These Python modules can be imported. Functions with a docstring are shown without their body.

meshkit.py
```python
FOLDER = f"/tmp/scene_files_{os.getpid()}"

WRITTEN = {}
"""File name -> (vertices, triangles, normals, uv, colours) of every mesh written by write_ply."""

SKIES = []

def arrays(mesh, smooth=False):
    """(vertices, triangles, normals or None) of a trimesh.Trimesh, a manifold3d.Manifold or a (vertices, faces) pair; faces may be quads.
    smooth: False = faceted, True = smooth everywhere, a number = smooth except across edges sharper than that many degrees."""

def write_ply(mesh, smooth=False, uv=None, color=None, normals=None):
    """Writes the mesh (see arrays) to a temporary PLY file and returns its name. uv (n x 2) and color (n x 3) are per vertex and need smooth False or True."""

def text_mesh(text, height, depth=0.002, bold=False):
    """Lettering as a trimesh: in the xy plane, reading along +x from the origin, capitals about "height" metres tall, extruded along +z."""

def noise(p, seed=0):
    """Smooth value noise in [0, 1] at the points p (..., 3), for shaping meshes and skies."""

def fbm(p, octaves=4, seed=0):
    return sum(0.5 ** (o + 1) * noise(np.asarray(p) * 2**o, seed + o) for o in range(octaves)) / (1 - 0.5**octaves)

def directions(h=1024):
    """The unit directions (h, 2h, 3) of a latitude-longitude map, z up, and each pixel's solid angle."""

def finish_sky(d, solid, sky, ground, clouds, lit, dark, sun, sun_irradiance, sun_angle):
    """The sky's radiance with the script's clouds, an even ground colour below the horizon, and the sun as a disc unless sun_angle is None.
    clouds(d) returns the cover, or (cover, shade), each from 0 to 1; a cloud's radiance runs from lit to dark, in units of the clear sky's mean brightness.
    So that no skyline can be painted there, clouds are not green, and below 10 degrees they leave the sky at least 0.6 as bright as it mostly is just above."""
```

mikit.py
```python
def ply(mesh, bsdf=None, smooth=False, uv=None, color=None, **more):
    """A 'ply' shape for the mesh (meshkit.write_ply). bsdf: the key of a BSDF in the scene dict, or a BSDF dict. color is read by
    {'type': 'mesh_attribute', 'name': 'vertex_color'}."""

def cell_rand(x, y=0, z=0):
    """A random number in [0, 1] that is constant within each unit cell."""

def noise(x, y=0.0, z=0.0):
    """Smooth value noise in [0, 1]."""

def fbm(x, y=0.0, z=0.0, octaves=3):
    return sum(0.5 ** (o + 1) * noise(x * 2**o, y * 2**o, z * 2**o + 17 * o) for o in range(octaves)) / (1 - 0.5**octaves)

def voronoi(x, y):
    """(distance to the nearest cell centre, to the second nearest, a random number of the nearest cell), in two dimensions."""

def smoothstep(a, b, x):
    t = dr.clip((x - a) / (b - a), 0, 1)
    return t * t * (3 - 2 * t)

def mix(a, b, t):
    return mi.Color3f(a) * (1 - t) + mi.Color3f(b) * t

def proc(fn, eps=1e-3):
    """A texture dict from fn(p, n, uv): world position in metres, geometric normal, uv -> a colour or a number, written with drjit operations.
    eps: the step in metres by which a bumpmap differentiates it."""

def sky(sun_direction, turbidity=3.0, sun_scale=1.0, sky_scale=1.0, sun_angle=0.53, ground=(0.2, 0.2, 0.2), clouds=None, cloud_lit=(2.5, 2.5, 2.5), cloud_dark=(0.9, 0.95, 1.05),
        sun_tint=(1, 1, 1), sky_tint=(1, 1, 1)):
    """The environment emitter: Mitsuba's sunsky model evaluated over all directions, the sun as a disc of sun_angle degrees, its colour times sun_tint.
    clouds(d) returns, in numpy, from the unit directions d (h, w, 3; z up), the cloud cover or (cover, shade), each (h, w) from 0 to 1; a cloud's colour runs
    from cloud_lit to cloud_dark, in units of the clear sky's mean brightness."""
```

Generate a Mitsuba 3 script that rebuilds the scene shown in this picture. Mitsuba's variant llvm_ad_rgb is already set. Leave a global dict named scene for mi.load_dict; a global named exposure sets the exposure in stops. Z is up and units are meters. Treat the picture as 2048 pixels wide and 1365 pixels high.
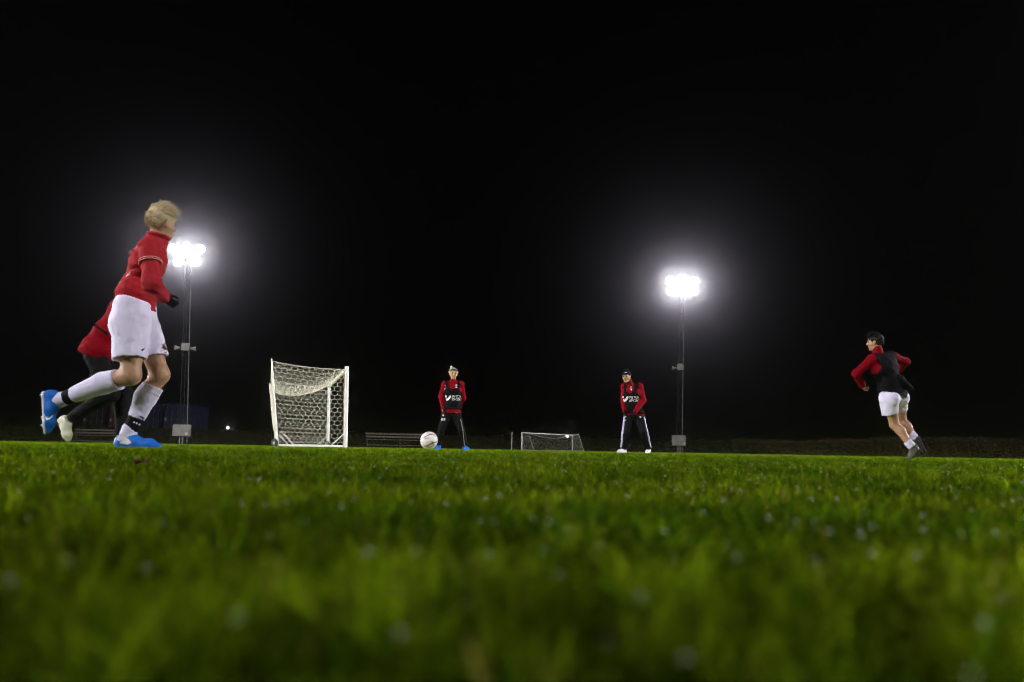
import math, random
import numpy as np, trimesh, shapely, drjit as dr, mitsuba as mi
from shapely.geometry import Polygon, Point
import mikit, meshkit
T = mi.ScalarTransform4f
V = lambda *a: np.array(a, float)
nrm = lambda a: np.asarray(a, float) / np.linalg.norm(a)
scene, labels = {}, {}
exposure = 0.0

# ------------------------------------------------------------------ camera (resting in the pile of the artificial turf)
F, W, H = 1500.0, 2048.0, 1365.0
CAM = V(0, 0, 0.055)
PITCH, ROLL = math.atan(216.5 / F), math.radians(1.008)
FW = V(0, math.cos(PITCH), math.sin(PITCH))
U0, R0 = V(0, -math.sin(PITCH), math.cos(PITCH)), V(1, 0, 0)
RT = R0 * math.cos(ROLL) + U0 * math.sin(ROLL)
UP = U0 * math.cos(ROLL) - R0 * math.sin(ROLL)
scene['haze_air'] = {'type': 'homogeneous', 'albedo': 0.95, 'sigma_t': 0.0026, 'phase': {'type': 'hg', 'g': 0.988}}
scene['camera'] = {'type': 'thinlens', 'fov': math.degrees(2 * math.atan(1024 / F)), 'fov_axis': 'x', 'aperture_radius': 0.0020, 'focus_distance': 10.0,
                   'near_clip': 0.01, 'far_clip': 1000.0, 'to_world': T().look_at(origin=CAM.tolist(), target=(CAM + FW).tolist(), up=UP.tolist()),
                   'medium': {'type': 'ref', 'id': 'haze_air'}}


def at(px, py, y):
    """the point at depth y (metres north of the camera) seen at the photograph's pixel px, py"""
    d = FW + RT * (px - 1024) / F + UP * (682.5 - py) / F
    return CAM + d * (y / d[1])


# ------------------------------------------------------------------ light: night sky, floodlights
scene['sky'] = {**mikit.sky([0.2, 0.6, 0.25], turbidity=3, sun_scale=0.0, sky_scale=0.0006, ground=(0.01, 0.01, 0.01), sky_tint=(1.0, 0.85, 0.95)), 'sampling_weight': 1.0}
LAMP_RADIANCE, LAMP_WEIGHT = 190.0, 8.0                       # the two masts in view, dim towards the camera
KEY = [  # floodlights outside the picture: position of lamp head, target, intensity
    (V(-6.0, -10.2, 16.0), V(-12, 32, 0), 1100), (V(-6.0, -10.2, 16.0), V(7, 30, 0), 800),
    (V(38, 2.3, 16.0), V(4, 27, 0), 1350), (V(38, 2.3, 16.0), V(-8, 30, 0), 1350),
    (V(-52, -22.6, 16.0), V(-9, 26, 0), 2500), (V(-52, -22.6, 16.0), V(3, 34, 0), 2500),
    (V(-64, 14.0, 16.0), V(-12, 32, 0), 7200), (V(-64, 14.0, 16.0), V(0, 22, 0), 6400),  # this pair of side masts is added out of view to brighten the turf
    (V(62, 24.0, 16.0), V(8, 36, 0), 7200), (V(62, 24.0, 16.0), V(0, 26, 0), 6400)]
KEY_COLOUR = (1.0, 0.97, 1.0)


# ------------------------------------------------------------------ helpers
def numbered(name):
    key, n = name, 0
    while key in labels or key in scene or any(k.startswith(key + '__') for k in scene):
        n += 1
        key = f'{name}_{n:03d}'
    return key


def thing(name, label, cat, group=None, kind=None):
    key = numbered(name)
    labels[key] = {'label': label}
    if cat: labels[key]['category'] = cat
    if group: labels[key]['group'] = group
    if kind: labels[key]['kind'] = kind
    return key


def put(parent, name, mesh, bsdf, smooth=False, label=None, color=None, **more):
    """a part of a thing (or of a part)"""
    base = f'{parent}__{name}'
    key, n = base, 0
    while key in scene:
        n += 1
        key = f'{base}_{n:03d}'
    scene[key] = mikit.ply(mesh, bsdf, smooth=smooth, color=color, **more)
    if label: labels[key] = {'label': label}
    return key


def whole(key, mesh, bsdf, smooth=False, color=None, **more):
    scene[key] = mikit.ply(mesh, bsdf, smooth=smooth, color=color, **more)


def cat(ms):
    vs, fs, n = [], [], 0
    for m in ms:
        v, f = (m.vertices, m.faces) if hasattr(m, 'faces') else m
        vs.append(np.asarray(v)); fs.append(np.asarray(f) + n); n += len(v)
    return np.vstack(vs), np.vstack(fs)


def frame(d):
    d = nrm(d)
    a = np.cross(d, [0, 0, 1.0] if abs(d[2]) < 0.9 else [1.0, 0, 0])
    a = nrm(a)
    return a, np.cross(d, a), d


def tube(p, q, r, sides=8, r2=None, cap=True):
    p, q = np.asarray(p, float), np.asarray(q, float)
    a, b, d = frame(q - p)
    t = np.arange(sides) * 2 * math.pi / sides
    ring = np.cos(t)[:, None] * a + np.sin(t)[:, None] * b
    v = np.vstack([p + ring * r, q + ring * (r if r2 is None else r2), [p], [q]])
    i = np.arange(sides); j = (i + 1) % sides
    f = [np.stack([i, j, j + sides], 1), np.stack([i, j + sides, i + sides], 1)]
    if cap:
        f += [np.stack([j, i, i * 0 + 2 * sides], 1), np.stack([i + sides, j + sides, i * 0 + 2 * sides + 1], 1)]
    return v, np.vstack(f)


def polytube(pts, radii, sides=6):
    pts = np.asarray(pts, float)
    t = np.gradient(pts, axis=0)
    t /= np.linalg.norm(t, axis=1, keepdims=True) + 1e-12
    a = np.cross(t, nrm(V(0.31, 0.22, 0.93)))
    a /= np.linalg.norm(a, axis=1, keepdims=True) + 1e-12
    b = np.cross(t, a)
    ang = np.arange(sides) * 2 * np.pi / sides
    v = pts[:, None] + np.broadcast_to(radii, (len(pts),))[:, None, None] * (np.cos(ang)[None, :, None] * a[:, None] + np.sin(ang)[None, :, None] * b[:, None])
    i, j = np.meshgrid(np.arange(len(pts) - 1), np.arange(sides), indexing='ij')
    q = np.stack([i * sides + j, i * sides + (j + 1) % sides, (i + 1) * sides + (j + 1) % sides, (i + 1) * sides + j], -1).reshape(-1, 4)
    return v.reshape(-1, 3), np.vstack([q[:, [0, 1, 2]], q[:, [0, 2, 3]]])


def box(c, sx, sy, sz, ax=None, ch=0.0):
    """box of full sizes about c; ax: rows = the directions of x, y, z; ch: chamfer"""
    if ch:
        import manifold3d as m3
        pts = []
        for x in (-1, 1):
            for y in (-1, 1):
                for z in (-1, 1):
                    h = V(x * sx / 2, y * sy / 2, z * sz / 2)
                    for k in range(3):
                        g = h.copy()
                        for o in range(3):
                            if o != k: g[o] -= np.sign(g[o]) * ch
                        pts.append(g)
        m = trimesh.convex.convex_hull(np.array(pts))
    else:
        m = trimesh.creation.box((sx, sy, sz))
    v = np.array(m.vertices)
    if ax is not None: v = v @ np.asarray(ax)
    return v + np.asarray(c), np.array(m.faces)


def beam(p, q, w, t, up=(0, 0, 1), ch=0.0):
    """a bar of section w (across) by t (along up) from p to q"""
    p, q = np.asarray(p, float), np.asarray(q, float)
    x = nrm(q - p); y = np.cross(up, x)
    y = nrm(y) if np.linalg.norm(y) > 1e-6 else V(1, 0, 0)
    return box((p + q) / 2, np.linalg.norm(q - p), w, t, np.stack([x, y, np.cross(x, y)]), ch)


def sphere(c, r, sub=2):
    m = trimesh.creation.icosphere(sub, 1.0)
    return np.array(m.vertices) * r + np.asarray(c), np.array(m.faces)


# ------------------------------------------------------------------ materials
def mat(name, color, rough=0.7, **k):
    c = color if isinstance(color, dict) else {'type': 'rgb', 'value': list(color)}
    scene[name] = {'type': 'twosided', 'bsdf': {'type': 'principled', 'base_color': c, 'roughness': rough, **k}}
    return name


def cloth(name, color, rough=0.75, sheen=0.4, amp=0.12, spec=0.25):
    c = np.array(color)
    def fn(p, n, uv):
        g = mikit.fbm(p.x * 16, p.y * 16, p.z * 16, 3)
        w = mikit.noise(p.x * 420, p.y * 420, p.z * 420)
        return mi.Color3f(*c.tolist()) * ((1 - amp) + amp * (1.3 * g + 0.7 * w))
    return mat(name, mikit.proc(fn), rough, sheen=sheen, specular=spec)


cloth('m_red_shirt', (0.34, 0.014, 0.020), sheen=0.1, spec=0.1); cloth('m_red_jacket', (0.20, 0.002, 0.008), sheen=0.0, spec=0.06); cloth('m_black_cloth', (0.006, 0.006, 0.007), spec=0.08, sheen=0.0)
cloth('m_bib', (0.0055, 0.0055, 0.0065), amp=0.3, spec=0.06, sheen=0.0); cloth('m_white_cloth', (0.72, 0.68, 0.86)); cloth('m_sock', (0.68, 0.64, 0.83))
cloth('m_trim', (0.75, 0.45, 0.40)); mat('m_print', (0.8, 0.8, 0.8), 0.5); mat('m_dark_print', (0.03, 0.03, 0.05), 0.5)
mat('m_boot_blue', (0.008, 0.14, 0.58), 0.55, specular=0.3); mat('m_boot_white', (0.72, 0.72, 0.78), 0.4); mat('m_boot_cream', (0.62, 0.62, 0.50), 0.45)
mat('m_boot_grey', (0.11, 0.10, 0.09), 0.45); mat('m_navy', (0.01, 0.03, 0.22), 0.7); mat('m_stripe', (0.62, 0.58, 0.85), 0.6)


def skin_fn(p, n, uv):
    g = mikit.fbm(p.x * 30, p.y * 30, p.z * 30, 3)
    return mikit.mix((0.36, 0.19, 0.105), (0.47, 0.28, 0.17), g)


mat('m_skin', mikit.proc(skin_fn), 0.5, specular=0.4)
mat('m_blonde', (0.70, 0.60, 0.37), 0.6); mat('m_darkblonde', (0.24, 0.17, 0.075), 0.65); mat('m_black_hair', (0.010, 0.008, 0.007), 0.65, specular=0.25)
mat('m_straw', (0.55, 0.45, 0.25), 0.6); mat('m_lips', (0.35, 0.10, 0.08), 0.5); mat('m_eye', (0.03, 0.02, 0.018), 0.2)
mat('m_grey_net', (0.26, 0.25, 0.22), 0.8); mat('m_grey_paint', (0.45, 0.45, 0.43), 0.5); mat('m_white_paint', (0.78, 0.80, 0.76), 0.35); mat('m_net', (0.72, 0.68, 0.55), 0.8); mat('m_orange', (0.6, 0.12, 0.03), 0.6)
mat('m_rubber', (0.02, 0.02, 0.022), 0.7); mat('m_steel', (0.34, 0.33, 0.32), 0.55, metallic=0.2); mat('m_dark_steel', (0.035, 0.034, 0.034), 0.8)


def cab_fn(p, n, uv):
    g = mikit.fbm(p.x * 5, p.y * 5, p.z * 2, 4)
    return mikit.mix((0.36, 0.33, 0.30), (0.50, 0.47, 0.44), g)


mat('m_cabinet', mikit.proc(cab_fn), 0.6)


def wood_fn(p, n, uv):
    g = mikit.fbm(p.x * 3, p.y * 3, p.z * 60, 3)
    return mikit.mix((0.06, 0.05, 0.042), (0.11, 0.092, 0.076), g)


mat('m_wood', mikit.proc(wood_fn), 0.8)
mat('m_cont_blue', (0.005, 0.010, 0.055), 0.6); mat('m_cont_red', (0.10, 0.018, 0.010), 0.6); mat('m_cont_dark', (0.012, 0.013, 0.018), 0.6)
mat('m_rod', (0.07, 0.075, 0.10), 0.5)


def turf_fn(p, n, uv):
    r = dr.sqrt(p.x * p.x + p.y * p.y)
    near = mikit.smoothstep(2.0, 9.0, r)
    a = mikit.fbm(p.x * 0.5, p.y * 0.5, 3.0, 3)
    b = mikit.noise(p.x * 14, p.y * 9, 1.0)
    c = mikit.noise(p.x * 60, p.y * 40, 5.0)
    g = 0.35 * a + 0.35 * b + 0.3 * c
    far = mikit.mix((0.105, 0.165, 0.005), (0.215, 0.300, 0.010), g)
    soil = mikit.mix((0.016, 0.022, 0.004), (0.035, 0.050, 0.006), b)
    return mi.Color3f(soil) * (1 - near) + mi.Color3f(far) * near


scene['m_turf'] = {'type': 'twosided', 'bsdf': {'type': 'bumpmap', 'arbitrary': mikit.proc(lambda p, n, uv: 0.006 * mikit.noise(p.x * 45, p.y * 30, 2.0) + 0.004 * mikit.noise(p.x * 120, p.y * 90, 7.0), eps=0.004),
                   'scale': 1.0, 'bsdf': {'type': 'principled', 'base_color': mikit.proc(turf_fn), 'roughness': 0.55, 'specular': 0.35}}}
scene['m_blade'] = {'type': 'principledthin', 'base_color': {'type': 'mesh_attribute', 'name': 'vertex_color'}, 'roughness': 0.38, 'diff_trans': 0.7, 'spec_trans': 0.0, 'eta': 1.45}


def ground_fn(p, n, uv):
    g = mikit.fbm(p.x * 0.6, p.y * 0.6, p.z, 4)
    h = mikit.noise(p.x * 7, p.y * 7, p.z * 7)
    return mikit.mix((0.008, 0.006, 0.004), (0.026, 0.019, 0.012), 0.6 * g + 0.4 * h)


mat('m_ground', mikit.proc(ground_fn), 0.9, specular=0.1)
scene['m_weed'] = {'type': 'principledthin', 'base_color': {'type': 'mesh_attribute', 'name': 'vertex_color'}, 'roughness': 0.7, 'diff_trans': 0.5, 'spec_trans': 0.0, 'eta': 1.3}


def lamp_emit(r, g, b): return {'type': 'area', 'radiance': {'type': 'rgb', 'value': [r, g, b]}}


# ------------------------------------------------------------------ ground
rng = np.random.default_rng(7)
LU = nrm(V(0.96, 0.283, 0)); LN = V(-LU[1], LU[0], 0)          # along and across the far touchline
FAR_EDGE, NEAR_EDGE, MAST_LINE = float(LN @ V(0, 64, 0)), -5.0, float(LN @ V(-27, 62, 0))


def pile_z(r, x, y):
    t = np.clip((r - 1.0) / 6, 0, 1); t = t * t * (3 - 2 * t)
    return 0.010 + 0.006 * t + 0.003 * (meshkit.noise(np.stack([x * 3, y * 3, x * 0], -1)) - 0.5)


rr = np.concatenate([[0.0], np.geomspace(0.03, 140, 150)])
aa = np.linspace(0, 2 * np.pi, 361)[:-1]
R_, A_ = np.meshgrid(rr, aa, indexing='ij')
dirs = np.stack([np.cos(A_), np.sin(A_), 0 * A_], -1)
dn = dirs @ LN
lim = np.where(dn > 1e-6, FAR_EDGE / np.maximum(dn, 1e-6), np.where(dn < -1e-6, NEAR_EDGE / np.minimum(dn, -1e-6), 1e9))
R2 = np.minimum(R_, lim)
X_, Y_ = R2 * np.cos(A_), R2 * np.sin(A_)
vv = np.stack([X_, Y_, pile_z(R2, X_, Y_)], -1).reshape(-1, 3)
i, j = np.meshgrid(np.arange(len(rr) - 1), np.arange(360), indexing='ij')
q = np.stack([i * 360 + j, (i + 1) * 360 + j, (i + 1) * 360 + (j + 1) % 360, i * 360 + (j + 1) % 360], -1).reshape(-1, 4)
ff = np.vstack([q[:, [0, 1, 2]], q[:, [0, 2, 3]]])
e = vv[ff]; ok = np.linalg.norm(np.cross(e[:, 1] - e[:, 0], e[:, 2] - e[:, 0]), axis=1) > 1e-9
k = thing('pitch', 'green artificial turf football pitch seen at ground level', None, kind='structure')
whole(k, (vv, ff[ok]), 'm_turf', smooth=True)

k = thing('ground', 'dark bare ground round the football pitch', None, kind='structure')
a = np.linspace(0, 2 * np.pi, 65)[:-1]
v = np.vstack([[[0, 60, -0.03]], np.stack([230 * np.cos(a), 60 + 230 * np.sin(a), a * 0 - 0.03], 1)])
whole(k, (v, np.stack([np.zeros(64, int), np.arange(64) + 1, (np.arange(64) + 1) % 64 + 1], 1)), 'm_ground')


def bank_z(u, w):
    """height of the earth bank at u along and w beyond the mast line"""
    t = np.clip((w - 3.0) / 6.0, 0, 1); t = t * t * (3 - 2 * t)
    h = 1.35 + 0.9 * np.clip((u - 55) / 25, 0, 1)
    p = np.stack([u * 0.15, w * 0.15, u * 0], -1)
    return -0.06 + t * (h + 0.35 * (meshkit.fbm(p, 3) - 0.5) + 0.12 * (meshkit.fbm(p * 7, 2, 5) - 0.5)) + 0.003 * np.maximum(w - 9, 0) * t


def bank_pt(u, w, dz=0.0):
    p = LU * u + LN * (MAST_LINE + w)
    return V(p[0], p[1], float(bank_z(np.array(u), np.array(w))) + dz)


us, ws = np.arange(-120, 130.1, 1.0), np.concatenate([np.arange(1, 14, 0.5), np.geomspace(14, 80, 18)])
Ug, Wg = np.meshgrid(us, ws, indexing='ij')
P = LU * Ug[..., None] + LN * (MAST_LINE + Wg[..., None]); P[..., 2] = bank_z(Ug, Wg)
i, j = np.meshgrid(np.arange(len(us) - 1), np.arange(len(ws) - 1), indexing='ij'); n = len(ws)
q = np.stack([i * n + j, (i + 1) * n + j, (i + 1) * n + j + 1, i * n + j + 1], -1).reshape(-1, 4)
k = thing('embankment', 'low dark earth bank beyond the far touchline', None, kind='structure')
whole(k, (P.reshape(-1, 3), q), 'm_ground', smooth=True)


def uv_of(px, w):
    """u along the bank where the pixel column px meets the line w beyond the masts"""
    d = at(px, 880, 50.0) - CAM; d[2] = 0
    s = (MAST_LINE + w) / (d @ LN)
    return float((d * s) @ LU)


# ------------------------------------------------------------------ grass blades
def blades(x, y, z0, hgt, wid, segs, lean, col, g, ang=None):
    n = len(x)
    ang = g.uniform(0, 2 * np.pi, n) if ang is None else ang + g.normal(0, 0.5, n)
    tilt = np.abs(g.normal(lean * 0.75, lean * 0.55, n))
    dx, dy = np.cos(ang), np.sin(ang)
    face = g.uniform(0, 2 * np.pi, n)
    sx, sy = np.cos(face), np.sin(face)
    curl = g.uniform(0.5, 1.6, n)
    V_, C_ = [], []
    for s in range(segs + 1):
        t = s / segs
        th = tilt * (0.4 + curl * t)
        h = hgt * t
        off = h * np.sin(np.minimum(th, 1.9)); up = h * np.cos(np.minimum(th * 0.75, 1.25))
        w = wid * (1 - 0.65 * t ** 2) / 2
        c = np.stack([x + dx * off, y + dy * off, z0 + up], -1)
        o = np.stack([sx * w, sy * w, w * 0.2], -1)
        V_ += [c - o, c + o]
        C_ += [col * (0.90 + 0.20 * t)] * 2
    v = np.stack(V_, 1); c = np.stack(C_, 1); m = v.shape[1]
    f = []
    for s in range(segs):
        b = 2 * s
        f += [[b, b + 1, b + 3], [b, b + 3, b + 2]]
    f = (np.array(f)[None] + (np.arange(n) * m)[:, None, None]).reshape(-1, 3)
    return v.reshape(-1, 3), f, np.clip(c.reshape(-1, 3), 0, 1)


GV, GF, GC, gn = [], [], [], 0
g = np.random.default_rng(11)
# radius from, to, tufts per square metre, blades per tuft, blade width, segments, height factor
ZONES = [(0.05, 0.45, 60000, 6, 0.0011, 3, 0.54), (0.45, 1.1, 38000, 4, 0.0012, 2, 0.50), (1.1, 2.6, 15000, 4, 0.0018, 2, 0.50), (2.6, 6.0, 3000, 4, 0.0032, 2, 0.56),
         (6.0, 13.0, 450, 4, 0.0060, 1, 0.7), (13.0, 28.0, 75, 4, 0.012, 1, 0.6), (28.0, 80.0, 11, 4, 0.024, 1, 0.6)]
for r0, r1, dens, per, wid, segs, hf in ZONES:
    ymax, xm = r1, 0.74 * r1 + 0.12
    n = int(dens * ymax * 2 * xm)
    x, y = g.uniform(-xm, xm, n), g.uniform(-0.02, ymax, n)
    r = np.hypot(x, y)
    keep = (r > r0) & (r <= r1) & (np.abs(x) < 0.74 * np.maximum(y, 0) + 0.12) & (x * LN[0] + y * LN[1] < FAR_EDGE - 0.05)
    x, y = x[keep], y[keep]
    p = np.stack([x, y, x * 0], -1)
    fq = 110 if r0 < 0.4 else (130 if r0 < 1 else (90 if r0 < 2.5 else 35))
    cl = (meshkit.noise(p * fq, 3) * 0.6 + meshkit.noise(p * fq * 0.4, 4) * 0.4 - 0.5) * 1.5 + 0.5
    keep = g.random(len(x)) < 0.45 + 0.9 * cl
    x, y, cl, p = x[keep], y[keep], cl[keep], p[keep]
    nt = len(x)
    th = (0.018 + 0.009 * cl + g.normal(0, 0.003, nt)).clip(0.011, 0.032)
    tone = meshkit.noise(p * 5, 8) * 0.45 + g.random(nt) * 0.55
    base = np.where((tone < 0.40)[:, None], V(0.038, 0.120, 0.005), V(0.178, 0.275, 0.006))
    base = np.where((tone > 0.80)[:, None], V(0.29, 0.38, 0.012), base)
    base = np.where((g.random(nt) < 0.05)[:, None], V(0.20, 0.16, 0.03), base) * (0.12 + 1.6 * np.clip(cl, 0, 1) ** 1.6)[:, None] * g.uniform(0.45, 1.5, nt)[:, None]
    rep_ = lambda a: np.repeat(a, per, 0)
    a_ = g.uniform(0, 2 * np.pi, nt * per); sp = 0.0018 * (1 + 3 * (r0 > 1))
    xb, yb = rep_(x) + np.cos(a_) * sp * g.random(nt * per), rep_(y) + np.sin(a_) * sp * g.random(nt * per)
    rb = np.hypot(xb, yb)
    hb = rep_(th) * g.uniform(0.65, 1.2, nt * per) * hf * (1.25 if r0 < 6 else 1.0)
    v, f, c = blades(xb, yb, pile_z(rb, xb, yb) - 0.002, hb, wid * g.uniform(0.7, 1.3, nt * per), segs, 0.85 if r0 < 6 else 0.5, rep_(base) * g.uniform(0.85, 1.15, nt * per)[:, None], g, a_)
    GV.append(v); GF.append(f + gn); GC.append(c); gn += len(v)
k = thing('turf_grass', 'green synthetic grass blades of the pitch pile', 'grass', kind='stuff')
whole(k, (np.vstack(GV), np.vstack(GF)), 'm_blade', color=np.vstack(GC))

# dew beads in the pile, coloured near white to paint their glints
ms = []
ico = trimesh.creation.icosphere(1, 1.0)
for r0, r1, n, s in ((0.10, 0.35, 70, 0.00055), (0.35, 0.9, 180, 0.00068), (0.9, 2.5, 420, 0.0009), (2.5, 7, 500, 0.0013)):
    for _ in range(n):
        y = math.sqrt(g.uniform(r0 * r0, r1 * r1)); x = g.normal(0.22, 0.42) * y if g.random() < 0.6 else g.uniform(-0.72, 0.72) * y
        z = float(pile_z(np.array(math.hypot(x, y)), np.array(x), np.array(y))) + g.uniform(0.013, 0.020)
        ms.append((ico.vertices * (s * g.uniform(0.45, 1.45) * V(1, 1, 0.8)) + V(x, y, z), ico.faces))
mat('m_dew_glint', (0.88, 0.90, 0.80), 0.2, specular=0.8)
k = thing('dew_glints', 'pale dew flecks over the near turf with glints painted as white colour', 'flecks', kind='stuff')
whole(k, cat(ms), 'm_dew_glint', smooth=True)

# weeds on the bank
WV, WF, WC, wn = [], [], [], 0
n = 60000
u, w = g.uniform(-75, 105, n), 2.0 + 9.0 * g.random(n) ** 0.8
p3 = np.stack([u * 0.25, w * 0.25, u * 0], -1)
dens = meshkit.fbm(p3, 3, 9)
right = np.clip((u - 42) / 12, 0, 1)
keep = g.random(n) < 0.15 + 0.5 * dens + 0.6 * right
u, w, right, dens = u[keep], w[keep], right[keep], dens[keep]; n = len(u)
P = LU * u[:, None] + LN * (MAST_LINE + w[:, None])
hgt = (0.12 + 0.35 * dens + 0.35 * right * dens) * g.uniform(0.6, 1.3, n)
base = np.where((g.random(n) < 0.15 + 0.5 * right)[:, None], V(0.050, 0.036, 0.018), V(0.013, 0.012, 0.006)) * g.uniform(0.6, 1.2, n)[:, None] * (1 + 5.5 * right)[:, None]  # colour raised towards the right end in place of floodlight falling there
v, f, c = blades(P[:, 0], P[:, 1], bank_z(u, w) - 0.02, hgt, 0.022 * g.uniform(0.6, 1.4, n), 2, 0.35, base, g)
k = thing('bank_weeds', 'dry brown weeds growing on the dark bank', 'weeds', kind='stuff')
whole(k, (v, f), 'm_weed', color=c)


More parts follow.
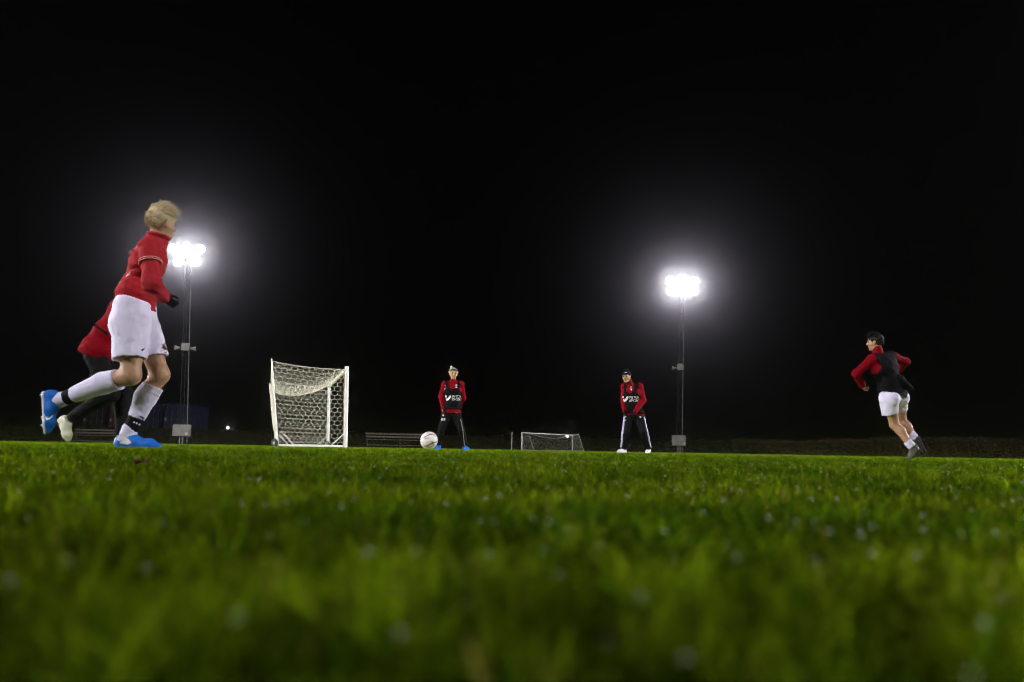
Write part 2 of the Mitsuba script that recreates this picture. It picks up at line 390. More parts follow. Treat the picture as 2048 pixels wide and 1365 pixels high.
# ------------------------------------------------------------------ floodlight masts
def mast(label, base, lamps, aim, lit, cab_px=None, horns=0, name='floodlight_mast', head=None):
    """lattice mast; lamps: list of points; aim: unit vector the lamps face"""
    key = thing(name, label, 'floodlight mast', 'floodlight masts round the pitch')
    bx = nrm(V(-aim[1], aim[0], 0)); by = nrm(V(aim[0], aim[1], 0))
    top = max(p[2] for p in lamps) - 0.15
    tri = [bx * -0.27 + by * 0.16, bx * 0.27 + by * 0.16, by * -0.31]
    hd_ = V(*base[:2], 0) if head is None else V(*head[:2], 0)      # the mast stands a little out of plumb
    tp = [t * 0.72 for t in tri]
    axis = lambda z: V(*base[:2], 0) * (1 - z / top) + hd_ * (z / top) + V(0, 0, z)
    for m in range(3):
        put(key, 'leg', tube(base + tri[m] + V(0, 0, -0.05), axis(top) + tp[m], 0.020, 8), 'm_dark_steel', smooth=40)
    br = []
    nz = int(top / 0.8)
    for s in range(nz):
        z0, z1 = 0.3 + s * (top - 0.5) / nz, 0.3 + (s + 1) * (top - 0.5) / nz
        L = lambda m, z: axis(z) + tri[m] * (1 - z / top) + tp[m] * (z / top)
        for m in range(3):
            o = (m + 1) % 3
            br.append(tube(L(m, z0), L(o, z0), 0.008, 4, cap=False))
            br.append(tube(L(m, z0), L(o, z1), 0.008, 4, cap=False) if s % 2 else tube(L(o, z0), L(m, z1), 0.008, 4, cap=False))
    put(key, 'bracing', cat(br), 'm_dark_steel')
    put(key, 'cable', tube(base + bx * 0.31 + by * 0.24 + V(0, 0, 0.1), axis(top) + bx * 0.25 + by * 0.22, 0.024, 6), 'm_steel', smooth=40)
    zs = sorted({round(p[2], 1) for p in lamps})
    rows = [[p for p in lamps if abs(p[2] - z) < 0.4] for z in zs]
    done = []
    for row in rows:
        if any(abs(row[0][2] - z) < 0.4 for z in done): continue
        done.append(row[0][2])
        pts = sorted(row, key=lambda p: float(p @ bx))
        a, b = pts[0], pts[-1]
        put(key, 'crossarm', beam(a - by * 0.3 - bx * 0.3, b - by * 0.3 + bx * 0.3, 0.09, 0.09, ch=0.01), 'm_steel')
    for p in lamps:
        d = nrm(aim); x = bx; z = np.cross(x, d) if np.cross(x, d)[2] > 0 else -np.cross(x, d)
        ax = np.stack([x, d, z])
        # round bowl-shaped housing narrowing to the back
        cs = [(math.cos(q_ * math.pi / 10), math.sin(q_ * math.pi / 10)) for q_ in range(20)]
        m = trimesh.convex.convex_hull(np.array([[0.37 * a_, 0.0, 0.37 * b_] for a_, b_ in cs] + [[0.40 * a_, -0.05, 0.40 * b_] for a_, b_ in cs] + [[0.17 * a_, -0.32, 0.17 * b_] for a_, b_ in cs]))
        lk = put(key, 'lamp', (np.array(m.vertices) @ ax + p, m.faces), 'm_dark_steel')
        put(lk, 'bracket', cat([tube(p - d * 0.12 + x * s * 0.30, p - by * 0.3 + x * s * 0.30 - V(0, 0, 0.04), 0.02, 5) for s in (-1, 1)]), 'm_steel')
        g_ = np.array([[0, 0.012, 0]] + [[0.345 * a_, 0.012, 0.345 * b_] for a_, b_ in cs]) @ ax + p
        f_ = np.array([[0, 1 + q_, 1 + (q_ + 1) % 20] for q_ in range(20)])
        if np.cross(g_[1] - g_[0], g_[2] - g_[0]) @ d < 0: f_ = f_[:, ::-1]
        lens = f'{lk}__lens'
        scene[lens] = mikit.ply((g_, f_), 'm_lens')
        if lit: scene[lens]['emitter'] = {**lamp_emit(lit * 1.0, lit * 0.94, lit * 1.12), 'sampling_weight': LAMP_WEIGHT}
    if cab_px is not None:
        (x0, y0, x1, y1), yd = cab_px
        tl, br_ = at(x0, y0, yd), at(x1, y1, yd)
        w, h = br_[0] - tl[0], tl[2] - br_[2]
        c = V((tl[0] + br_[0]) / 2, yd, (tl[2] + br_[2]) / 2)
        split = 0.37
        ck = put(key, 'cabinet', box(c, w, 0.42, h, ch=0.015), 'm_cabinet')
        for s, (a, b) in enumerate(((-0.5, -0.5 + split), (-0.5 + split, 0.5))):
            put(ck, 'door', box(c + V((a + b) / 2 * w, -0.22, 0), (b - a) * w - 0.045, 0.03, h - 0.05, ch=0.008), 'm_cabinet')
        put(ck, 'label_plate', tube(c + V(0.36 * w, -0.236, -0.28 * h), c + V(0.36 * w, -0.242, -0.28 * h), 0.1, 14), 'm_print')
        put(ck, 'post', cat([tube(V(c[0] + s * 0.12, yd, -0.05), V(c[0] + s * 0.12, yd, c[2] - h / 2), 0.05, 8) for s in (-1, 1)]), 'm_steel')
    if horns:
        z = horns
        pb = axis(z)
        put(key, 'control_box', box(pb + by * 0.45, 0.62, 0.3, 0.62, np.stack([bx, by, V(0, 0, 1)]), 0.02), 'm_cabinet')
        sides = (-1, 1) if name == 'floodlight_mast' and cab_px and cab_px[0][0] < 600 else (1,)
        sx = 1 if (bx @ V(1, 0, 0)) > 0 else -1
        for s in sides:
            d = bx * (s if len(sides) == 2 else -sx)
            o = pb + by * 0.4 - V(0, 0, 0.10)
            put(key, 'loudspeaker', cat([tube(o + d * 0.38, o + d * 0.52, 0.06, 12, 0.09), tube(o + d * 0.52, o + d * 0.80, 0.09, 16, 0.22)]), 'm_cabinet', smooth=40)
    return key


mat('m_lens', (0.5, 0.5, 0.5), 0.3)
DL, DR = 62.0, 75.0
bl, b2 = at(366, 884, DL), at(1358, 902, DR); bl[2] = b2[2] = 0
pl = [at(x, y, DL) for x, y in ((345, 497), (373, 497), (401, 498), (356, 524), (392, 524))]
pr = [at(x, y, DR) for x, y in ((1339, 561), (1365, 558), (1390, 561), (1341, 584), (1366, 582), (1388, 583))]
aim = lambda p: nrm(V(-p[0] * 0.8, 4 - p[1], -9.0))
mast('lattice floodlight mast with two horn loudspeakers, behind the blond runner', bl, pl, aim(bl), LAMP_RADIANCE, ((348, 849.5, 379, 873), DL - 0.6), horns=float(at(366, 695, DL)[2]), head=at(377, 500, DL + 0.3))
mast('lattice floodlight mast right of the player in the beanie', b2, pr, aim(b2), LAMP_RADIANCE, ((1344.5, 871, 1371, 892), DR - 0.6), horns=float(at(1358, 735, DR)[2]), head=at(1363, 560, DR + 0.3))
for n_, (bx_, by_) in enumerate(((-6.0, -10.2), (38.0, 2.3), (-52.0, -22.6), (-64.0, 14.0), (62.0, 24.0))):
    hd = [k_ for k_ in KEY if abs(k_[0][0] - bx_) < 2]
    tg = np.mean([h[1] for h in hd], 0)
    d_ = nrm(tg - V(bx_, by_, 16))
    sd = nrm(V(-d_[1], d_[0], 0))
    pts = [V(bx_, by_, z_) + sd * o_ for z_ in (16.3, 15.2) for o_ in (-1.1, 0, 1.1)]
    mast(['floodlight mast on the near touchline close behind the viewpoint', 'floodlight mast on the near touchline to the right', 'floodlight mast on the near touchline to the left', 'added floodlight mast, unseen beyond the left edge of the view', 'added floodlight mast, unseen beyond the right edge of the view'][n_], V(bx_, by_, 0), pts, d_, 0.0)
    for q_, (p_, t_, I_) in enumerate(hd):
        p0 = pts[q_ * 2] + d_ * 0.15
        scene[f'flood_beam_{n_}{q_}'] = {'type': 'spot', 'to_world': T().look_at(origin=p0.tolist(), target=t_.tolist(), up=[0, 0, 1]), 'intensity': {'type': 'rgb', 'value': [I_ * c for c in KEY_COLOUR]},
                                         'cutoff_angle': 38.0, 'beam_width': 14.0, 'sampling_weight': 4.0}


# ------------------------------------------------------------------ goals
def hexnet(fn, lu, lv, cell, r, jit=0.0, seed=1, sides=3):
    """hexagonal netting over the sheet fn(u, v) of about lu by lv metres; cell: width of a cell; r: cord radius"""
    g = np.random.default_rng(seed)
    a = cell / math.sqrt(3)
    segs = []
    nu, nv = int(lu / cell), int(lv / (1.5 * a))
    cu, cv = lu / max(nu, 1), lv / max(nv, 1)
    node = {}
    def P(i, j):     # lattice of hexagon corners in half-cells / thirds
        if (i, j) not in node:
            node[(i, j)] = (i, j)
        return (i, j)
    E = set()
    for row in range(-1, nv + 1):
        for colm in range(-1, nu + 1):
            cx = 2 * colm + (row % 2) + 1; cy = 3 * row + 2
            pts = [(cx, cy - 2), (cx + 1, cy - 1), (cx + 1, cy + 1), (cx, cy + 2), (cx - 1, cy + 1), (cx - 1, cy - 1)]
            for m in range(6):
                E.add(tuple(sorted((pts[m], pts[(m + 1) % 6]))))
    keys = sorted({p for e_ in E for p in e_})
    idx = {p: n for n, p in enumerate(keys)}
    K = np.array(keys, float)
    uvs = np.stack([K[:, 0] / 2 * cu / lu, K[:, 1] / 3 * cv / lv], 1)
    inside = (uvs > -0.02).all(1) & (uvs < 1.02).all(1)
    uvs = uvs.clip(0, 1)
    pts = fn(uvs[:, 0], uvs[:, 1]) + g.normal(0, jit, (len(uvs), 3))
    out = [tube(pts[idx[p]], pts[idx[q_]], r, sides, cap=False) for p, q_ in sorted(E) if inside[idx[p]] and inside[idx[q_]] and np.linalg.norm(pts[idx[p]] - pts[idx[q_]]) > 1e-4]
    return cat(out)


GA = at(691, 893, 23.0); GA[2] = 0.0                       # foot of the near front post
FD = nrm(V(-0.302, 0.953, 0)); SD = nrm(V(-0.96, -0.28, 0))  # along the mouth, away from the mouth
GW, GD_, GH = 7.32, 1.96, 2.46
gk = thing('football_goal', 'white full size goal on wheels with hexagonal net seen from its end', 'goal')
cor = [GA, GA + FD * GW]                                   # front posts
rear = [c + SD * GD_ for c in cor]
BACK = 0.26                                               # the rear poles lean back
rtop = [r_ + V(0, 0, 2.62) + SD * BACK for r_ in rear]
for m, c in enumerate(cor):
    v, f = tube(c, c + V(0, 0, GH + 0.03), 0.062, 20); put(gk, 'post', (v, f), 'm_white_paint', smooth=40)
put(gk, 'crossbar', tube(cor[0] + V(0, 0, GH - 0.05), cor[1] + V(0, 0, GH - 0.05), 0.058, 20), 'm_white_paint', smooth=40)
for m in range(2):
    if m == 0: put(gk, 'rear_pole', tube(rear[m] + V(0, 0, 0.05), rtop[m], 0.026, 12), 'm_white_paint', smooth=40)
    put(gk, 'side_rail', beam(cor[m] + V(0, 0, 0.055), rear[m] + V(0, 0, 0.055), 0.07, 0.07, ch=0.012), 'm_white_paint')
    for a, b in ((cor[m] + V(0, 0, 0.44) + SD * 0.05, cor[m] + SD * 0.42 + V(0, 0, 0.07)), (rear[m] + V(0, 0, 0.46) - SD * 0.07, rear[m] - SD * 0.46 + V(0, 0, 0.07))):
        put(gk, 'brace', tube(a, b, 0.017, 10), 'm_white_paint', smooth=40)
put(gk, 'rear_rail', beam(rear[0] + V(0, 0, 0.055), rear[1] + V(0, 0, 0.055), 0.07, 0.07, ch=0.012), 'm_white_paint')
put(gk, 'rear_pole', tube(rear[1] + SD * 0.00 + V(0, 0, 0.1), rear[1] + SD * 0.32 + V(0, 0, 2.45), 0.03, 10), 'm_white_paint', smooth=40)
put(gk, 'stay', tube(rear[1] + SD * 0.31 + V(0, 0, 2.40), rtop[0] + FD * GW - V(0, 0, 0.26) - SD * 0.18, 0.02, 8), 'm_white_paint', smooth=40)


def roof(u, v):
    """u along the mouth, v from crossbar to rear"""
    z0, z1 = GH - 0.06, 2.55
    p = cor[0] + FD * (GW * u)[:, None] + SD * ((GD_ + BACK) * v)[:, None]
    s = 4 * u * (1 - u)
    p[:, 2] = z0 + (z1 - z0) * v - 0.62 * s ** 0.9 * v ** 1.2 - 0.55 * s ** 0.7 * 4 * v * (1 - v) * 0.55 - 0.06 * 4 * v * (1 - v)
    return p


def back(u, v):
    t = roof(u, np.ones_like(u)); b = rear[0] + FD * (GW * u)[:, None] + V(0, 0, 0.06)
    p = t + (b - t) * v[:, None]
    return p + SD * (0.04 * np.sin(np.pi * v) * (0.4 + np.sin(np.pi * u)))[:, None]


def side(m):
    def fn(u, v):
        t = roof(np.full_like(u, float(m)), u); b = cor[m] + SD * (GD_ * u)[:, None] + V(0, 0, 0.06)
        p = t + (b - t) * v[:, None]
        return p + FD * (0.05 * np.sin(np.pi * u) * np.sin(np.pi * v) * (1 if m else -1))[:, None]
    return fn


CR = 0.0052
nk = put(gk, 'net', hexnet(roof, GW, GD_, 0.16, CR, 0.006, 2), 'm_net')
put(nk, 'rear_panel', hexnet(back, GW, 2.5, 0.16, CR, 0.006, 3), 'm_net')
for m in range(2):
    put(nk, 'side_panel', hexnet(side(m), GD_, 2.45, 0.155, CR, 0.005, 4 + m), 'm_net')
uu = np.linspace(0, 1, 24)
put(nk, 'edge_cord', cat([polytube(roof(np.full(24, float(m)), uu), 0.008, 5) for m in range(2)] + [polytube(roof(uu, np.ones(24)), 0.008, 5)]), 'm_net')
put(nk, 'edge_cord', polytube([cor[0] + V(0, 0, z) + SD * 0.075 for z in np.linspace(0.1, GH - 0.05, 12)], 0.007, 5), 'm_orange', label='orange cord lacing the net to the post')
put(nk, 'bunched_edge', polytube([rear[1] + SD * (0.02 + 0.11 * z) + V(0, 0, 0.08 + z) + FD * -0.12 for z in np.linspace(0, 2.25, 14)], 0.028 + 0.012 * np.sin(np.arange(14) * 1.9), 7), 'm_net')


def wheel(parent, c, ax, r, w):
    pts = []
    t = np.linspace(0, 2 * np.pi, 29)
    a, b, d = frame(ax)
    ring = [c + (r - w / 2) * (math.cos(x) * a + math.sin(x) * b) for x in t]
    wk = put(parent, 'wheel', polytube(ring, w / 2, 10), 'm_rubber', smooth=True)
    put(wk, 'rim', cat([tube(c - d * w * 0.3, c + d * w * 0.3, r * 0.5, 20), tube(c - d * w * 0.6, c + d * w * 0.6, r * 0.15, 12)]), 'm_cabinet', smooth=40)


for m, (c, dirn) in enumerate(((rear[0] + SD * 0.10 + V(0, 0, 0.20), nrm(FD * 0.6 - SD * 0.5)), (cor[1] + SD * 0.05 + V(0, 0, 0.2), nrm(SD * 0.5 + FD * -0.8)))):
    wheel(gk, c - FD * 0.16 - V(0, 0, 0.08), dirn, 0.125, 0.09)
    put(gk, 'wheel_bracket', beam(c - FD * 0.1 - V(0, 0, 0.16), c - FD * 0.1 + V(0, 0, 0.05), 0.05, 0.03), 'm_steel')
wheel(gk, rear[1] + SD * 0.05 + V(0, 0, 0.12), nrm(FD * 0.6 - SD * 0.5), 0.125, 0.09)
for k_ in [k_ for k_ in scene if k_.startswith(gk + '__')]:      # the frame stands a little out of plumb on the soft turf
    scene[k_]['to_world'] = T([[1, 0, -0.03, 0], [0, 1, 0, 0], [0, 0, 1, 0], [0, 0, 0, 1]])

# small goal in the distance
MD = 43.0
A0, A1 = at(1043.5, 899, MD), at(1144.5, 901, MD + 4.5)
A0[2] = A1[2] = 0
FDm = nrm(A1 - A0)
mk = thing('small_goal', 'small white goal with fine grey net, left of the player in the beanie', 'goal')
mh = at(1043.5, 864.5, MD)[2]
for c in (A0, A1): put(mk, 'post', tube(c, c + V(0, 0, mh), 0.028, 12), 'm_grey_paint', smooth=40)
put(mk, 'crossbar', tube(A0 + V(0, 0, mh - 0.04) - FDm * 0.04, A1 + V(0, 0, mh - 0.04) + FDm * 0.04, 0.028, 12), 'm_grey_paint', smooth=40)
bt = [at(1056.5, 865.5, MD + 0.9), at(1157, 868.5, MD + 5.4)]
bb = [at(1068, 900, MD + 1.7), at(1168, 902, MD + 6.2)]
for q_ in bb: q_[2] = 0.02
for t_, b_, c in zip(bt, bb, (A0, A1)):
    put(mk, 'rear_stay', cat([tube(c + V(0, 0, mh - 0.04), t_, 0.014, 8), tube(t_, b_, 0.014, 8), tube(b_, c + V(0, 0, 0.03), 0.014, 8)]), 'm_grey_paint', smooth=40)
put(mk, 'rear_rail', tube(bb[0], bb[1], 0.014, 8), 'm_grey_paint')


def quad_sheet(p00, p10, p01, p11, sag=0.0):
    def fn(u, v):
        p = (p00 * (1 - u[:, None]) + p10 * u[:, None]) * (1 - v[:, None]) + (p01 * (1 - u[:, None]) + p11 * u[:, None]) * v[:, None]
        p[:, 2] -= sag * 4 * u * (1 - u) * np.minimum(1, 2 * v) ** 0.7
        return p
    return fn


hv = V(0, 0, mh - 0.04)
sag_fn = quad_sheet(bt[0], bt[1], bb[0], bb[1])
def mback(u, v):
    p = sag_fn(u, v); p[:, 2] -= 0.30 * 4 * u * (1 - u) * (1 - v); return p
mn = put(mk, 'net', hexnet(mback, 5.0, 1.3, 0.085, 0.0017, 0.003, 21), 'm_grey_net')
put(mn, 'roof_panel', hexnet(quad_sheet(A0 + hv, A1 + hv, bt[0], bt[1], 0.28), 5.0, 0.9, 0.085, 0.0017, 0.003, 22), 'm_grey_net')
for m, c in enumerate((A0, A1)):
    put(mn, 'side_panel', hexnet(quad_sheet(c + hv, bt[m], c + V(0, 0, 0.03), bb[m]), 1.4, mh, 0.085, 0.0017, 0.003, 23 + m), 'm_grey_net')
put(mn, 'edge_cord', polytube(np.array([mback(np.array([t]), np.array([0.0]))[0] for t in np.linspace(0, 1, 18)]), 0.009, 5), 'm_grey_net')

# ------------------------------------------------------------------ football
bc = at(858, 881.5, 9.6)
BR = 0.112
fk = thing('football', 'white football with brown curved bands rolling on the turf', 'football')
m = trimesh.creation.icosphere(5, 1.0)
v = np.array(m.vertices)


def ball_fn(p, n, uv):
    g = mikit.fbm(p.x * 40, p.y * 40, p.z * 40, 3)
    return mikit.mix((0.62, 0.60, 0.56), (0.76, 0.74, 0.72), g)


mat('m_ball', mikit.proc(ball_fn), 0.4, clearcoat=0.3); mat('m_ball_band', (0.10, 0.035, 0.022), 0.45); mat('m_ball_tint', (0.50, 0.25, 0.14), 0.5)
bands = []
def great(nv, off, wob=0.10, k=3, ph=0.0):
    d = v @ nrm(nv)
    a, b, _ = frame(nv)
    th = np.arctan2(v @ b, v @ a)
    return np.abs(d - off - wob * np.sin(k * th + ph))
Tc = nrm(CAM - bc); Rc = nrm(np.cross(Tc, V(0, 0, 1)) * -1); Uc = np.cross(Rc, Tc) * (1 if np.cross(Rc, Tc)[2] > 0 else -1)


def on_ball(a, b, front=1):
    return nrm(Rc * a + Uc * b + Tc * front * math.sqrt(max(0.0, 1 - a * a - b * b)))


def arc(ctrl, half, mt, front=1):
    from scipy.interpolate import CubicSpline
    c = np.array([on_ball(*q_, front) for q_ in ctrl])
    pts = CubicSpline(np.arange(len(c)), c)(np.linspace(0, len(c) - 1, 40)); pts /= np.linalg.norm(pts, axis=1, keepdims=True)
    t = np.gradient(pts, axis=0); sd = np.cross(pts, t); sd /= np.linalg.norm(sd, axis=1, keepdims=True)
    w_ = half * (0.35 + 0.65 * np.sin(np.linspace(0.1, math.pi - 0.1, 40)))[:, None]
    rows = [pts + sd * w_ * o for o in (-1, -0.5, 0, 0.5, 1)]
    vv2 = np.stack([r_ / np.linalg.norm(r_, axis=1, keepdims=True) for r_ in rows], 1) * (BR * 1.006) + bc
    i, j = np.meshgrid(np.arange(39), np.arange(4), indexing='ij')
    q = np.stack([i * 5 + j, i * 5 + j + 1, (i + 1) * 5 + j + 1, (i + 1) * 5 + j], -1).reshape(-1, 4)
    put(fk, 'band', (vv2.reshape(-1, 3), q), mt, smooth=True)


seams = [great((-0.25, 0.2, 0.9), 0.33, 0.08), great((-0.35, 0.1, 0.9), -0.45, 0.14, 3, 1.0), great((0.9, 0.3, 0.2), 0.30, 0.12, 3, 2.0), great((0.9, 0.3, 0.2), -0.42, 0.12, 3, 0.5), great((0.1, -0.95, 0.3), -0.4, 0.12)]
dmin = np.min(seams, 0)
whole(fk + '__cover', (bc + v * (BR * (1 - 0.010 * np.exp(-(dmin / 0.025) ** 2)))[:, None], m.faces), 'm_ball', smooth=True)
arc([(-0.97, 0.02), (-0.5, 0.38), (0.1, 0.66), (0.70, 0.66)], 0.045, 'm_ball_band')
arc([(-0.60, -0.70), (-0.25, -0.62), (0.15, -0.42), (0.55, -0.22), (0.96, -0.16)], 0.075, 'm_ball_band')
arc([(-0.75, -0.50), (-0.45, -0.60), (-0.1, -0.75), (0.35, -0.85)], 0.06, 'm_ball_tint')
arc([(-0.62, 0.10), (-0.30, 0.28), (0.02, 0.22)], 0.07, 'm_ball_tint')
arc([(0.25, -0.05), (0.45, -0.30), (0.50, -0.60)], 0.05, 'm_ball_band')
arc([(-0.9, 0.1), (-0.3, 0.5), (0.4, 0.5), (0.9, 0.2)], 0.05, 'm_ball_band', -1)
arc([(-0.9, -0.2), (-0.2, -0.5), (0.5, -0.4), (0.9, -0.1)], 0.06, 'm_ball_band', -1)


# ------------------------------------------------------------------ spectator benches behind the touchline
def bleacher(label, x0, x1, ytop, ybot, yd, tiers):
    """plank stand: tiers = (pixel row of the plank, thickness m, setback m)"""
    key = thing('plank_bench', label, 'bench', 'plank benches behind the far touchline')
    a = at(x0, ytop, yd); b = a + LU * (at(x1, ytop, yd)[0] - a[0]) / LU[0]
    for row, th, back_ in tiers:
        z = at(x0, row, yd)[2]
        off = LN * back_
        put(key, 'plank', box(V(*((a + b) / 2 + off)[:2], z - th / 2), np.linalg.norm(b[:2] - a[:2]), 0.27, th, np.stack([LU, LN, V(0, 0, 1)]), 0.008), 'm_wood')
    L = np.linalg.norm(b[:2] - a[:2])
    for s in np.linspace(0.03, 0.97, max(2, int(L / 1.6))):
        c = a + (b - a) * s
        zt = at(x0, tiers[0][0], yd)[2] - tiers[0][1]
        put(key, 'support', cat([beam(V(*(c + LN * tiers[0][2])[:2], -0.05), V(*(c + LN * tiers[0][2])[:2], zt - 0.002), 0.06, 0.06, (1, 0, 0)),
                                 beam(V(*(c + LN * tiers[-1][2])[:2], -0.05), V(*(c + LN * tiers[0][2])[:2], zt - 0.06), 0.05, 0.05, (1, 0, 0))]), 'm_dark_steel')
    return key


bleacher('low plank bench stand seen between the legs of the two running players', 146, 240, 857.5, 883, 57.0, ((857.5, 0.13, 0.9), (863.5, 0.13, 0.55), (869.5, 0.05, 0.3), (881, 0.05, 0.0)))
bleacher('low plank bench stand to the right of the wheeled goal', 733, 868, 865.5, 892, 61.0, ((865.5, 0.13, 0.9), (871.5, 0.13, 0.55), (878.5, 0.05, 0.3), (889.5, 0.05, 0.0)))


# ------------------------------------------------------------------ shipping containers on the bank
def container(label, x0, x1, ytop, ybot, yd, paint, stripes=True):
    key = thing('shipping_container', label, 'container')
    a, b = at(x0, ybot, yd), at(x1, ybot, yd)
    w, h = b[0] - a[0], at(x0, ytop, yd)[2] - a[2]
    c = V((a[0] + b[0]) / 2, yd, a[2])
    Lc = 6.06
    ax = np.stack([V(1, 0, 0), V(0, 1, 0), V(0, 0, 1)])
    put(key, 'body', box(c + V(0, Lc / 2 + 0.06, h / 2), w, Lc, h, ch=0.04), paint)
    cor_ = []
    for s in (-1, 1):
        rid = [box(c + V(s * (w / 2 + 0.012), 0.3 + n_ * 0.28, h / 2), 0.03, 0.12, h - 0.3, ch=0.01) for n_ in range(20)]
        labels[put(key, 'corrugated_side', cat(rid), paint)] = {'kind': 'stuff'}
    for s in (-1, 1):
        dk = put(key, 'door', box(c + V(s * w / 4, 0, h / 2), w / 2 - 0.05, 0.06, h - 0.16, ch=0.012), paint)
        for o in (-0.24, 0.24):
            x = c[0] + s * w / 4 + o * w / 2
            put(dk, 'locking_rod', cat([tube(V(x, yd - 0.07, c[2] + 0.08), V(x, yd - 0.07, c[2] + h - 0.08), 0.022, 8)] + [box(V(x, yd - 0.07, c[2] + z * h), 0.12, 0.07, 0.09) for z in (0.04, 0.3, 0.7, 0.96)]), 'm_rod')
        put(dk, 'handle', tube(V(c[0] + s * 0.12 * w / 2, yd - 0.09, c[2] + 0.36 * h), V(c[0] + s * 0.62 * w / 2, yd - 0.09, c[2] + 0.36 * h), 0.018, 6), 'm_rod')
    put(key, 'plate', box(c + V(-0.40 * w, -0.05, 0.36 * h), 0.24, 0.03, 0.34), 'm_cabinet')
    return key


container('dark blue shipping container behind the left floodlight mast', 326, 370, 807, 857, 80.0, 'm_cont_blue')
container('dark blue shipping container just left of the other blue one', 280, 321, 807, 857, 80.5, 'm_cont_blue')
container('rusty red shipping container behind the legs of the runners', 216, 262, 810, 858, 82.0, 'm_cont_red')
container('blackish shipping container left of the rusty red one', 164, 209, 809, 858, 82.5, 'm_cont_dark')


# ------------------------------------------------------------------ small lamps, pole, leaf
mat('m_globe', (0.8, 0.8, 0.8), 0.3)


def path_lamp(label, px, py, yd, r, rad):
    key = thing('path_lamp', label, 'lamp')
    c = at(px, py, yd)
    u, w = float(c @ LU), float(c @ LN) - MAST_LINE
    zb = float(bank_z(np.array(u), np.array(w)))
    put(key, 'post', tube(V(c[0], c[1], zb - 0.1), c - V(0, 0, r * 0.8), 0.05, 8), 'm_dark_steel', smooth=40)
    put(key, 'cap', tube(c + V(0, 0, r * 0.75), c + V(0, 0, r * 1.25), r * 1.25, 16, r * 0.4), 'm_dark_steel', smooth=40)
    gk_ = f'{key}__globe'
    scene[gk_] = mikit.ply(sphere(c, r), 'm_globe', smooth=True)
    scene[gk_]['emitter'] = {**lamp_emit(*rad), 'sampling_weight': 0.02}


path_lamp('small white lamp glowing in the dark between the left mast and the wheeled goal', 455.5, 856, 105.0, 0.22, (3.0, 2.9, 2.9))
path_lamp('small white lamp glowing through the net of the small goal', 1134.5, 873, 112.0, 0.24, (3.0, 2.8, 2.9))
path_lamp('faint orange lamp in the dark between the right mast and the far runner', 1534.5, 887, 110.0, 0.16, (1.3, 0.42, 0.15))
path_lamp('tiny white lamp in the dark above the plank bench of the runners', 184.5, 838, 110.0, 0.08, (0.8, 0.8, 0.9))

pk = thing('marker_pole', 'thin white pole standing in the dark left of the small goal', 'pole')
c = at(1024, 864, 69.0); b_ = at(1024, 886, 69.0)
u_, w_ = float(c @ LU), float(c @ LN) - MAST_LINE
put(pk, 'pole', tube(V(c[0], c[1], float(bank_z(np.array(u_), np.array(w_))) - 0.1), c, 0.03, 10), 'm_white_paint', smooth=40)
put(pk, 'cap', sphere(c, 0.036), 'm_rubber', smooth=True)

lk = thing('leaf', 'small curled dead brown leaf lying on the turf in front of the blond runner', 'leaf')
lc = at(282, 926, 0.93)
uu, vv_ = np.meshgrid(np.linspace(-1, 1, 21), np.linspace(-1, 1, 9), indexing='ij')
wd = 0.0065 * np.sqrt(np.clip(1 - uu ** 2, 0, 1)) * (1 + 0.25 * np.sin(uu * 9))
lp = np.stack([lc[0] + uu * 0.0095, lc[1] + vv_ * wd * 1.2, lc[2] + 0.0030 * vv_ ** 2 + 0.0022 * np.sin(uu * 3) - 0.0022 * uu + 0.0016 * vv_], -1).reshape(-1, 3)
i, j = np.meshgrid(np.arange(20), np.arange(8), indexing='ij')
q = np.stack([i * 9 + j, (i + 1) * 9 + j, (i + 1) * 9 + j + 1, i * 9 + j + 1], -1).reshape(-1, 4)
mat('m_leaf', (0.13, 0.035, 0.015), 0.6)
put(lk, 'blade', (lp, q), 'm_leaf', smooth=True)
put(lk, 'stalk', polytube([lc + V(0.0088, 0, -0.002), lc + V(0.012, 0.002, -0.002), lc + V(0.015, 0.003, 0.0)], 0.0006, 5), 'm_leaf')


